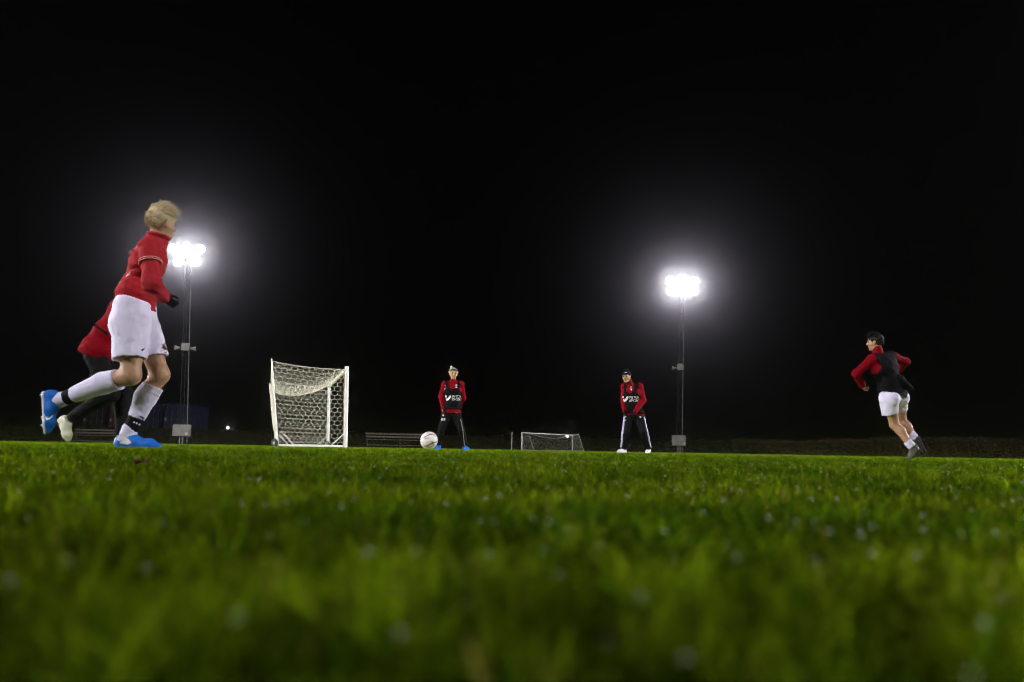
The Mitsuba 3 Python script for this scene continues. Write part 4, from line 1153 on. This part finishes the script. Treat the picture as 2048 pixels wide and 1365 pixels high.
hl, tl = J['heL'], J['toL']
bkL, fbL, (bx1, by1, bz1, bg1, bL1) = boot(p1, J['anL'], hl, tl, V(0, 0, 1), ('m_boot_blue', 'm_boot_blue', 'm_boot_white'), w=1.12, studs=False)
bkR, fbR, (bx2, by2, bz2, bg2, bL2) = boot(p1, J['anR'], J['heR'], J['toR'], V(0.92, 0.38, 0.0), ('m_boot_blue', 'm_boot_white', 'm_boot_white'), w=1.02)
pan = flat(Polygon([(-0.045, 0.035), (-0.028, 0.046), (0.030, 0.008), (0.050, -0.014), (0.02, -0.024), (-0.03, -0.018), (-0.05, 0.0)]), 0.0012)
put(bkL, 'side_panel', stick(pan, at(249, 882, D - 0.1), V(1, 0, 0), V(0, 0, 1), fbL, V(0, 1, 0)), 'm_boot_white')
put(bkL, 'lettering', stick(meshkit.text_mesh('MERC', 0.013, 0.0012, bold=True), at(245.5, 876.5, D - 0.1), V(0.80, 0, -0.60), V(0.60, 0, 0.80), fbL, V(0, 1, 0), 0.003), 'm_print')
sw = Polygon([(-0.020, 0.008), (-0.012, -0.002), (-0.002, -0.002), (0.022, 0.014), (-0.002, -0.010), (-0.016, -0.012), (-0.022, -0.004)])
put(bkL, 'mark', stick(flat(sw, 0.0012), at(240.5, 882, D - 0.1), V(1, 0, 0), V(0, 0, 1), fbL, V(0, 1, 0), 0.003), 'm_navy')
put(bkL, 'collar_piping', polytube([bg1(0.20, 0, 0.092) + (bx1 * 0.058 * math.cos(t) + by1 * 0.040 * math.sin(t)) - bz1 * 0.012 * abs(math.sin(t)) for t in np.linspace(0, 2 * np.pi, 30)], 0.003, 6), 'm_boot_white', smooth=True)
swR = shapely.affinity.scale(sw, 1.4, 1.4)
put(bkR, 'mark', stick(flat(swR, 0.0012), at(100, 835, D - 0.2), V(1, 0, 0.1), V(-0.1, 0, 1), fbR, V(0, 1, 0), 0.002), 'm_print')
for q_, (hx, hy, hd) in (('R', (338, 602, -0.18)), ('L', (305, 584, 0.34))):
    f = Field(0.008)
    d_ = at(hx, hy, D + hd) - J['wr' + q_]
    add_hand(f, J['wr' + q_] - nrm(d_) * 0.01, d_, V(0.3, -0.6, 0.6), V(0.5, -0.2, 0.8), 0.125, 1.35, 1.0)
    f.rc(J['wr' + q_] - nrm(d_) * 0.05, J['wr' + q_], 0.034, 0.032)
    put(p1, 'glove', nets(f, 0.004), 'm_black_cloth', smooth=True)

# ---- 2: runner in dark trousers half hidden behind the first -----------------------------------------
D = 7.2
J = joints(D, dict(pel=(197, 702, 0), wai=(214, 668, 0), che=(246, 622, 0), nek=(268, 590, 0), hea=(288, 568, 0.02), shR=(250, 612, -0.17), shL=(258, 606, 0.17),
                   elR=(262, 664, -0.22), wrR=(292, 690, -0.2), elL=(262, 650, 0.26), wrL=(290, 640, 0.3), hipR=(193, 714, -0.085), hipL=(204, 712, 0.085),
                   knR=(222, 789, -0.10), anR=(144, 836, -0.05), knL=(247, 782, 0.09), anL=(243, 868, 0.05),
                   heR=(118, 838, -0.05), toR=(134, 884, -0.05), heL=(232, 888, 0.05), toL=(268, 888, 0.02)))
J['backR'] = V(0, 0, 1.0); J['backL'] = V(-1, 0, 0.3)
p2 = thing('person', 'runner in red jacket and black trousers, half hidden behind the blond runner', 'person', 'football players training on the pitch')
f = body(J)
A = head_axes(V(0.95, 0.2, -0.1), V(0.2, 0, 1))
g2 = add_head(f, J['hea'], A)
put(p2, 'body', nets(f, 0.009), 'm_skin', smooth=True)
face_parts(p2, g2, A, 1.0, 'm_black_hair')
put(p2, 'hair', nets(hair_cap(J['hea'], A, 1.0, 0.010, lambda q_: np.maximum(q_[:, 1] - 0.065 - 0.3 * q_[:, 2], -q_[:, 2] - 0.04 + np.maximum(q_[:, 1] + 0.02, 0) * 0.75)), 0.008), 'm_black_hair', smooth=True)


def garment_torso(J, off, k=0.05, low=0.02):
    f = Field(k)
    hs, ss = nrm(J['hipR'] - J['hipL']), nrm(J['shR'] - J['shL'])
    f.rc(J['pel'] - hs * 0.065, J['pel'] + hs * 0.065, 0.107 + off + low, 0.107 + off + low).rc(J['wai'] - hs * 0.055, J['wai'] + hs * 0.055, 0.098 + off, 0.098 + off).rc(J['pel'], J['wai'], 0.105 + off, 0.1 + off)
    f.rc(J['che'] - ss * 0.073, J['che'] + ss * 0.073, 0.103 + off, 0.103 + off).rc(J['wai'], J['che'], 0.1 + off, 0.1 + off).rc(J['shL'], J['shR'], 0.055 + off, 0.055 + off)
    return f


tor = garment_torso(J, 0.022, low=0.03)
jk = Field(0.03); jk.fld(tor)
for q_ in 'LR': sleeve(jk, J['sh' + q_], J['el' + q_], J['wr' + q_], (0.07, 0.058, 0.042))
jk.rc(J['nek'], J['nek'] + (J['hea'] - J['nek']) * 0.45, 0.075, 0.066)
hem = at(192, 714, D); hn = V(*(at(159, 698, D) - at(227, 724, D))); hn = nrm(np.cross(hn, V(0, 1, 0))); hn = hn if hn[2] < 0 else -hn
jk.cut(folds(0.010, 8, None, 12)).cut(below(hem, hn))
k_ = put(p2, 'jacket', nets(jk, 0.009), 'm_red_jacket', smooth=True)
st_ = trimesh.creation.box((0.17, 0.022, 0.0015)); st_.apply_translation([0, 0, 0.0008])
put(k_, 'stripe', stick(st_, at(201, 659, D - 0.1), at(216, 671, D) - at(186, 650, D), V(0.4, 0, 1), jk, V(0, 1, 0)), 'm_black_cloth')
def trousers(key, J, stops=('anL', 'anR'), rad=(0.108, 0.078, 0.074, 0.058), h=0.009, amp=0.006, mat_='m_black_cloth', seed=20, top=None):
    f = Field(0.03)
    hs = nrm(J['hipR'] - J['hipL'])
    f.rc(J['pel'] - hs * 0.065, J['pel'] + hs * 0.065, 0.122, 0.122)
    for q_ in 'LR':
        l = Field(0.03)
        limb(l, J['hip' + q_], J['kn' + q_], J['an' + q_] + (J['kn' + q_] - J['an' + q_]) * 0.05, rad, J.get('back' + q_), 0.014)
        f.fld(l, 0.02)
    f.cut(folds(amp, 12, V(0, 0, 1), seed))
    if top is not None: f.cut(below(top, V(0, 0, 1)))
    return put(key, 'trousers', nets(f, h), mat_, smooth=True), f
tk, tf = trousers(p2, J)
put(tk, 'side_zip', stick(flat(shapely.box(-0.006, -0.045, 0.006, 0.045), 0.0012), at(179, 741, D - 0.1), V(1, 0, 0), V(0.1, 0, 1), tf, V(0.2, 1, 0)), 'm_stripe')
boot(p2, J['anR'], J['heR'], J['toR'], V(0.9, -0.2, 0.35), ('m_boot_cream', 'm_boot_cream', 'm_boot_white'), w=1.05)
hl, tl = J['heL'].copy(), J['toL'].copy(); hl[2] = tl[2] = 0.010
boot(p2, J['anL'], hl, tl, V(0, 0, 1), ('m_boot_cream', 'm_boot_cream', 'm_boot_white'), studs=False)
for q_ in 'LR':
    f = Field(0.008); d_ = nrm(J['wr' + q_] - J['el' + q_])
    add_hand(f, J['wr' + q_] - d_ * 0.02, d_, V(0, -1 if q_ == 'R' else 1, 0.3), V(0.3, 0, 1), 0.16, 0.9, 1.05)
    put(p2, 'glove', nets(f, 0.005), 'm_black_cloth', smooth=True)


# ---- shared for the three in bibs ---------------------------------------------------------------------
def bib_field(J, off, hemp, hemn, fwd, neck_drop=0.11, low=0.03, flare=None, seed=30):
    t = garment_torso(J, off, 0.05, low)
    if flare is not None: t.rc(*flare)
    ss = nrm(J['shR'] - J['shL']); hw = np.linalg.norm(J['shR'] - J['shL']) / 2
    mid = (J['shR'] + J['shL']) / 2
    up = nrm(J['nek'] - J['wai'])
    # deep arm openings leave straps over the shoulders
    def arms(P, d):
        h = (P - mid) @ up
        lim = hw - 0.004 - 0.25 * np.clip(-h - 0.01, 0, 0.06) + 0.9 * np.clip(-h - 0.12, 0, 0.4)
        return np.maximum(d, np.abs((P - mid) @ ss) - lim)
    t.cut(arms)
    o2 = J['nek'] + nrm(fwd) * 0.10 + up * 0.02
    def neckline(P, d):
        q_ = P - J['nek']; x, h, fr = q_ @ ss, q_ @ up, q_ @ nrm(fwd)
        e = (1 - np.sqrt((x / 0.098) ** 2 + (np.minimum(h, 0) / 0.165) ** 2)) * 0.10 - 3 * np.maximum(0, -fr - 0.01)
        return np.maximum(d, e)
    if neck_drop: t.cut(neckline)
    t.cut(lambda P, d: np.maximum(d, 0.088 - np.linalg.norm((P - J['nek']) - np.outer((P - J['nek']) @ up, up), axis=1) - 10 * np.maximum(0, -((P - J['nek']) @ up) - 0.03)))
    t.cut(folds(0.008, 9, None, seed)).cut(below(hemp, hemn))
    inn = garment_torso(J, off - 0.018, 0.05, low)
    t.cut(lambda P, d: np.maximum(d, -np.maximum(inn(P), (P - (hemp - nrm(hemn) * 0.10)) @ -nrm(hemn))))
    return t


# ---- 3: fair-haired player facing the camera ----------------------------------------------------------
D = 15.5
J = joints(D, dict(pel=(903, 827, 0), wai=(905.5, 808, 0), che=(905.5, 784, 0), nek=(906.5, 763.5, 0), hea=(907.0, 748.0, -0.03), shR=(889.5, 769, 0.02), shL=(922, 769, 0.0),
                   elR=(882.5, 794, 0.03), wrR=(886.5, 817, -0.06), elL=(926.5, 796, 0.10), wrL=(919, 811, 0.20), hipR=(893.5, 831, 0), hipL=(912.5, 831, 0),
                   knR=(882.5, 861, -0.05), anR=(876.5, 890, 0.05), knL=(922.5, 860, -0.06), anL=(930.5, 889, 0.03),
                   heR=(878, 899, 0.12), toR=(873.5, 901, -0.14), heL=(928, 899, 0.12), toL=(936.5, 901.5, -0.14)))
J['backR'] = J['backL'] = V(0, 1, 0)
for n_ in ('heR', 'toR', 'heL', 'toL'): J[n_][2] = 0.012
p3 = thing('person', 'fair haired player with headband and black bib facing the camera behind the ball', 'person', 'football players training on the pitch')
f = body(J, 0.95)
A = head_axes(V(0.22, -1, -0.08), V(0.02, 0, 1)); HS = 0.97
g3 = add_head(f, J['hea'], A, HS)
put(p3, 'body', nets(f, 0.0065), 'm_skin', smooth=True)
face_parts(p3, g3, A, HS, 'm_darkblonde')
hk = put(p3, 'hair', nets(hair_cap(J['hea'], A, HS, 0.006, lambda q_: np.maximum(q_[:, 1] - 0.040 - 0.55 * (q_[:, 2] - 0.055), -q_[:, 2] - 0.05 + np.maximum(q_[:, 1] + 0.03, 0) * 1.1)), 0.006), 'm_darkblonde', smooth=True)
put(hk, 'tufts', hair_strands(J['hea'], A, HS, 500, lambda d: 0.045, 0.0032, lambda d: d[2] > -0.35 + 0.8 * max(d[1], 0) and not (d[1] > 0.45 and d[2] < 0.72), lambda d: V(0.3 * d[0], -1, 0.35), 8, lift=0.25), 'm_blonde', smooth=True)
bun = J['hea'] + (A[0] * 0.045 - A[1] * 0.03 + A[2] * 0.135) * HS
f = Field(0.02); f.rc(bun - V(0, 0, 0.02), bun + V(-0.005, 0, 0.012), 0.030, 0.026).cut(folds(0.006, 30, None, 3))
put(hk, 'bun', nets(f, 0.006), 'm_blonde', smooth=True)
put(p3, 'headband', polytube([J['hea'] + (A[0] * 0.082 * math.cos(t) + A[1] * (0.098 * math.sin(t) - 0.014) + A[2] * (0.066 + 0.022 * math.sin(t))) * HS for t in np.linspace(0, 2 * np.pi, 36)], 0.011, 6), 'm_navy', smooth=True)


def top_with_sleeves(key, J, hemp, off=0.018, seed=40, stop=0.96, h=0.008, rad=(0.068, 0.061, 0.050), low=0.015, collar=0.5):
    tor = garment_torso(J, off, 0.05, low)
    t = Field(0.03); t.fld(tor)
    for q_ in 'LR': sleeve(t, J['sh' + q_], J['el' + q_], J['wr' + q_], rad, stop)
    t.rc(J['nek'] - V(0, 0, 0.02), J['nek'] + (J['hea'] - J['nek']) * collar, 0.072, 0.064)
    t.cut(folds(0.006, 12, None, seed)).cut(below(hemp, V(0, 0, -1)))
    return put(key, 'jacket', nets(t, h), 'm_red_jacket', smooth=True), t


jk3, jf3 = top_with_sleeves(p3, J, at(903, 827, D), collar=0.22)
bf = bib_field(J, 0.029, at(905, 819.5, D), V(0.03, 0, -1), V(0, -1, 0), flare=(at(917, 812, D + 0.02), at(921, 824, D + 0.02), 0.06, 0.06), seed=31)
bk3 = put(p3, 'bib', nets(bf, 0.0075), 'm_bib', smooth=True)
put(bk3, 'lettering', stick(shop_logo(0.047), at(901.8, 796.3, D - 0.2), V(1, 0, 0.03), V(0, 0, 1), bf, V(0, 1, 0), 0.002), 'm_print', label='white shop logo and lettering on the chest')
put(jk3, 'crest', stick(crest(0.022), at(912.5, 774.0, D - 0.2), V(1, 0, -0.1), V(0, 0, 1), jf3, V(0, 1, 0), 0.012), 'm_print')
put(jk3, 'hem_tag', stick(flat(shapely.box(-0.03, -0.008, 0.03, 0.008), 0.001), at(914.5, 827.0, D - 0.2), V(1, 0, 0), V(0, 0, 1), jf3, V(0, 1, 0), 0.002), 'm_print')
for px, py in ((890.5, 772), (890, 778)):
    put(jk3, 'sleeve_mark', stick(flat(star(0.016), 0.001), at(px, py, D - 0.2), V(1, 0, 0), V(0, 0, 1), jf3, V(0, 1, 0), 0.002), 'm_print')
tk3, tf3 = trousers(p3, J, rad=(0.108, 0.075, 0.072, 0.058), seed=21, top=J['pel'] + V(0, 0, 0.06))
put(tk3, 'initials', stick(meshkit.text_mesh('EE', 0.054, 0.0015, bold=True), at(882.3, 842.0, D - 0.2), V(1, 0, 0), V(0, 0, 1), tf3, V(0, 1, 0), 0.002), 'm_print', label='white initials on the thigh')
put(tk3, 'crest', stick(flat(star(0.030), 0.001), at(886.3, 831.0, D - 0.2), V(1, 0, 0), V(0, 0, 1), tf3, V(0, 1, 0), 0.002), 'm_print')
put(tk3, 'side_stripe', stick(flat(Polygon([(-0.006, 0.30), (0.006, 0.30), (0.006, -0.28), (-0.006, -0.28)]), 0.001), at(928.3, 868, D - 0.2), V(1, 0, 0.2), V(-0.2, 0, 1), tf3, V(-0.25, 1, 0), 0.001), 'm_steel')
for q_ in 'LR':
    f = Field(0.008); d_ = nrm(J['wr' + q_] - J['el' + q_])
    add_hand(f, J['wr' + q_] - d_ * 0.02, nrm(d_ + V(0.1, -0.3, -0.3)) if q_ == 'R' else d_, V(-1 if q_ == 'R' else 1, 0, 0.2), V(0.3, -1, 0), 0.17, 0.8, 1.12)
    f.rc(J['wr' + q_] - d_ * 0.06, J['wr' + q_], 0.036, 0.032)
    gk_ = put(p3, 'glove', nets(f, 0.004), 'm_black_cloth', smooth=True)
    if q_ == 'R': put(gk_, 'mark', stick(flat(star(0.016), 0.001), at(884.2, 821, D - 0.3), V(1, 0, 0), V(0, 0, 1), f, V(0, 1, 0), 0.002), 'm_print')
    bt_ = boot(p3, J['an' + q_], J['he' + q_], J['to' + q_], V(0, 0, 1), ('m_boot_blue', 'm_boot_white', 'm_boot_white'), w=1.1, studs=False)
    f = Field(0.02); f.rc(J['an' + q_] - V(0, 0, 0.06), J['an' + q_] + V(0, 0, 0.02), 0.042, 0.042); put(p3, 'sock', nets(f, 0.007), 'm_black_cloth', smooth=True)

# ---- 4: player in the beanie ---------------------------------------------------------------------------
D = 14.8
J = joints(D, dict(pel=(1268, 832, 0), wai=(1266, 811, -0.02), che=(1264.5, 788, -0.05), nek=(1260.5, 768.5, -0.10), hea=(1253.0, 753.5, -0.17), shR=(1248.5, 774, 0.05), shL=(1279.5, 773, -0.08),
                   elR=(1247, 801, 0.06), wrR=(1249, 822, -0.10), elL=(1286.5, 801, -0.10), wrL=(1270, 825, -0.24), hipR=(1258, 836, 0.02), hipL=(1278, 836, -0.02),
                   knR=(1251.5, 867, -0.08), anR=(1247, 897, 0.08), knL=(1287, 864, -0.12), anL=(1296.5, 897, 0.02),
                   heR=(1251, 905, 0.12), toR=(1234, 907, -0.06), heL=(1297.5, 905.5, 0.12), toL=(1293.5, 907.5, -0.15)))
J['backR'] = V(0.5, 1, 0); J['backL'] = V(0.3, 1, 0)
for n_ in ('heR', 'toR', 'heL', 'toL'): J[n_][2] = 0.012
p4 = thing('person', 'player in black beanie and black bib with striped trousers leaning forward', 'person', 'football players training on the pitch')
f = body(J, 0.95)
A = head_axes(V(-0.55, -0.85, -0.12), V(-0.08, 0, 1))
g4 = add_head(f, J['hea'], A, 0.97)
put(p4, 'body', nets(f, 0.0065), 'm_skin', smooth=True)
face_parts(p4, g4, A, 0.97, 'm_darkblonde')
f = hair_cap(J['hea'], A, 0.97, 0.014, lambda q_: np.maximum(-q_[:, 2] + 0.030 + np.minimum(q_[:, 1] - 0.03, 0) * 0.75, -10))
f.rc(J['hea'] + (A[2] * 0.085 - A[1] * 0.025), J['hea'] + (A[2] * 0.122 - A[1] * 0.04), 0.062, 0.045, 0.03)
f.mods = [lambda P, d: np.maximum(d, (lambda q_: -q_[:, 2] + 0.030 + np.minimum(q_[:, 1] - 0.03, 0) * 0.75)((P - J['hea']) @ A.T)), folds(0.003, 26, A[2], 5)]
bnk = put(p4, 'beanie', nets(f, 0.006), 'm_black_cloth', smooth=True)
put(bnk, 'label', stick(flat(shapely.box(-0.030, -0.010, 0.030, 0.010), 0.001), at(1249.3, 745.4, D - 0.3), A[0] * -1 if A[0] @ V(1, 0, 0) < 0 else A[0], A[2], f, nrm(-A[1])), 'm_navy')
put(bnk, 'lettering', stick(trimesh.util.concatenate([flat(shapely.box(x_, -0.005, x_ + 0.008, 0.005), 0.001) for x_ in np.arange(-0.025, 0.02, 0.0115)]), at(1249.5, 745.3, D - 0.3), A[0] * -1 if A[0] @ V(1, 0, 0) < 0 else A[0], A[2], f, nrm(-A[1]), 0.003), 'm_print')
jk4, jf4 = top_with_sleeves(p4, J, at(1268, 832, D), seed=44, collar=0.42)
bf = bib_field(J, 0.029, at(1266, 828, D), V(0, 0, -1), nrm(V(-0.35, -1, 0)), seed=33)
bk4 = put(p4, 'bib', nets(bf, 0.0075), 'm_bib', smooth=True)
put(bk4, 'lettering', stick(shop_logo(0.047), at(1257.5, 797.5, D - 0.3), V(1, 0, 0), V(0, 0, 1), bf, V(0.1, 1, 0), 0.002), 'm_print', label='white shop logo and lettering on the chest')
put(jk4, 'crest', stick(crest(0.021), at(1263.3, 777.5, D - 0.3), V(1, 0, 0), V(0, 0, 1), jf4, V(0.1, 1, 0), 0.014), 'm_print')
tk4, tf4 = trousers(p4, J, rad=(0.110, 0.080, 0.076, 0.062), seed=22, top=J['pel'] + V(0, 0, 0.06))
for q_, s_ in (('L', 1), ('R', -1)):
    path = [J['hip' + q_] + V(s_ * 0.02, 0, 0.02), J['kn' + q_], J['an' + q_] + V(0, 0, 0.02)]
    for o_ in (-0.022, 0.0, 0.022):
        pts = []
        for t in np.linspace(0, 2, 40):
            a_ = path[0] * (1 - t) + path[1] * t if t <= 1 else path[1] * (2 - t) + path[2] * (t - 1)
            dr_ = nrm(V(s_, -0.55, 0)); a_ = a_ + nrm(np.cross(dr_, V(0, 0, 1))) * o_
            p_ = a_ + dr_ * 0.25; tt = 0.0
            for _ in range(40): tt += max(float(tf4(np.array([p_ - dr_ * tt]))[0]), 0) * 0.8
            pts.append(p_ - dr_ * (tt - 0.002) if tt < 0.4 else a_ + dr_ * 0.08)
        put(tk4, 'side_stripe', polytube(pts, 0.0065, 5), 'm_stripe', smooth=True)
for px, py, r_ in ((1250.8, 833.5, 0.03), (1250.2, 840.8, 0.022), (1280.5, 834.5, 0.028)):
    put(tk4, 'mark', stick(flat(star(r_), 0.001), at(px, py, D - 0.3), V(1, 0, 0), V(0, 0, 1), tf4, V(0, 1, 0), 0.002), 'm_print')
for q_ in 'LR':
    f = Field(0.008); d_ = nrm(J['wr' + q_] - J['el' + q_])
    add_hand(f, J['wr' + q_] - d_ * 0.02, nrm(d_ + V(-0.1, -0.2, -0.3)), V(-1 if q_ == 'R' else 0.6, -0.4, 0.4), V(-0.3, -1, 0), 0.17, 0.9, 1.1)
    f.rc(J['wr' + q_] - d_ * 0.05, J['wr' + q_], 0.034, 0.031)
    put(p4, 'glove', nets(f, 0.004), 'm_black_cloth', smooth=True)
    boot(p4, J['an' + q_], J['he' + q_], J['to' + q_], V(0, 0, 1), ('m_boot_white', 'm_boot_white', 'm_boot_white'), w=1.08, studs=False)
    f = Field(0.02); f.rc(J['an' + q_] - V(0, 0, 0.06), J['an' + q_] + V(0, 0, 0.02), 0.042, 0.042); put(p4, 'sock', nets(f, 0.007), 'm_sock', smooth=True)

# ---- 5: runner on the right seen from behind ------------------------------------------------------------
D = 9.75
J = joints(D, dict(pel=(1785, 793, 0), wai=(1780, 768, 0), che=(1768, 737, 0), nek=(1756, 705, 0), hea=(1750, 684, 0.0), shL=(1745, 719, -0.06), shR=(1786, 715, 0.06),
                   elL=(1712, 748, -0.02), wrL=(1725, 771, 0.16), elR=(1811, 724, 0.12), wrR=(1797, 741, 0.34), hipL=(1777, 797, -0.06), hipR=(1796, 795, 0.05),
                   knL=(1789, 850, 0.04), anL=(1819, 889, -0.06), knR=(1804, 845, 0.16), anR=(1827, 872, 0.02),
                   heL=(1840, 900, -0.08), toL=(1822, 920.5, 0.02), heR=(1836, 875, -0.04), toR=(1851, 913, 0.0)))
J['backL'] = V(0.7, -0.6, 0.4); J['backR'] = V(0.7, -0.6, 0.4)
p5 = thing('person', 'dark haired runner in black bib and white shorts leaning away at the right', 'person', 'football players training on the pitch')
f = body(J, 0.97)
A = head_axes(V(-0.80, 0.60, -0.05), V(-0.10, 0, 1))
g5 = add_head(f, J['hea'], A, 0.94)
for q_ in 'LR':
    d_ = nrm(J['wr' + q_] - J['el' + q_])
    add_hand(f, J['wr' + q_] - d_ * 0.015, d_, V(-0.7, -0.5, 0.3) if q_ == 'L' else V(0.8, -0.2, 0.3), V(0, 0.3, 1), 0.165, 1.25)
put(p5, 'body', nets(f, 0.0055), 'm_skin', smooth=True)
face_parts(p5, g5, A, 0.94, 'm_black_hair')
hk = put(p5, 'hair', nets(hair_cap(J['hea'], A, 0.94, 0.006, lambda q_: np.maximum(q_[:, 1] - 0.066 - 0.35 * q_[:, 2], -q_[:, 2] - 0.055 + np.maximum(q_[:, 1] + 0.015, 0) * 1.3)), 0.006), 'm_black_hair', smooth=True)
put(hk, 'tufts', hair_strands(J['hea'], A, 0.94, 800, lambda d: 0.018 + 0.026 * max(d[2], 0), 0.0024, lambda d: d[2] > -0.6 + 1.0 * max(d[1] + 0.2, 0) and not (d[1] > 0.7 and d[2] < 0.5),
                              lambda d: V(0.3 * d[0], 0.6 if d[2] > 0.3 else -0.2, 0.3 * max(d[2], 0) - 0.8 * (d[2] < 0.35)), 9, rad=(0.083, 0.103, 0.101), lift=0.4, jit=0.2), 'm_black_hair', smooth=True)
jk5, jf5 = top_with_sleeves(p5, J, J['wai'] + V(0, 0, -0.06), seed=47, collar=0.36, rad=(0.064, 0.056, 0.046), low=0.0)
up5 = nrm(J['nek'] - J['pel']); back5 = nrm(V(0.45, -0.9, 0))
bf = bib_field(J, 0.032, at(1787, 792, D), nrm(V(-0.26, 0, -1)), -back5, low=0.02,
               flare=(at(1800, 760, D - 0.08), at(1823, 778, D - 0.12), 0.065, 0.026), seed=36)
bf.mods.insert(0, lambda P, d: d)
put(p5, 'bib', nets(bf, 0.0075), 'm_bib', smooth=True)
sh = Field(0.03)
hs = nrm(J['hipR'] - J['hipL'])
sh.rc(J['pel'] - hs * 0.06, J['pel'] + hs * 0.06, 0.122, 0.122)
for s_ in ('L', 'R'): sh.el(J['hip' + s_] + V(0.02, -0.05, -0.01), np.eye(3), V(0.098, 0.10, 0.11), 0.05)
hemL, hemR = at(1780, 828, D - 0.02), at(1803, 823, D + 0.10)
inn = []
for q_, hm, r0, r1 in (('L', hemL, 0.118, 0.098), ('R', hemR, 0.112, 0.076)):
    l = Field(0.02); ax = nrm(hm - J['hip' + q_]); l.rc(J['hip' + q_], hm + ax * 0.06, r0, r1).cut(below(hm, ax + V(0.22 if q_ == 'L' else 0.05, 0, 0)))
    sh.fld(l, 0.015); inn.append(Field().rc(J['hip' + q_] * 0.35 + hm * 0.65, hm + ax * 0.08, r1 - 0.008, r1 - 0.006))
sh.cut(folds(0.006, 11, V(0.3, 0, 1), 7)).cut(lambda P, d: np.maximum(d, -np.minimum(inn[0](P), inn[1](P)))).cut(below(J['pel'] + up5 * 0.105, up5))
put(p5, 'shorts', nets(sh, 0.007), 'm_white_cloth', smooth=True)
for q_, a0, a1 in (('L', (1814, 883), (1824, 893.5)), ('R', (1820, 868), (1830, 876.5))):
    dy = -0.06 if q_ == 'L' else 0.02
    stocking(p5, at(*a0, D + dy) , at(*a1, D + dy - 0.01), 0.055, 0.056, 'm_sock', seed=9)
    boot(p5, J['an' + q_], J['he' + q_], J['to' + q_], V(-0.75, 0.1, 0.5) if q_ == 'L' else V(-0.3, 0.7, 0.4), ('m_boot_grey', 'm_rubber', 'm_steel'), w=1.08)

# ------------------------------------------------------------------ night air
scene['haze'] = {'type': 'cube', 'to_world': T().translate([0, 60, 15.0]).scale([240, 240, 16.2]), 'bsdf': {'type': 'null'}, 'interior': {'type': 'ref', 'id': 'haze_air'}}
labels['haze'] = {'label': 'thin night mist glowing round the floodlights', 'kind': 'stuff'}
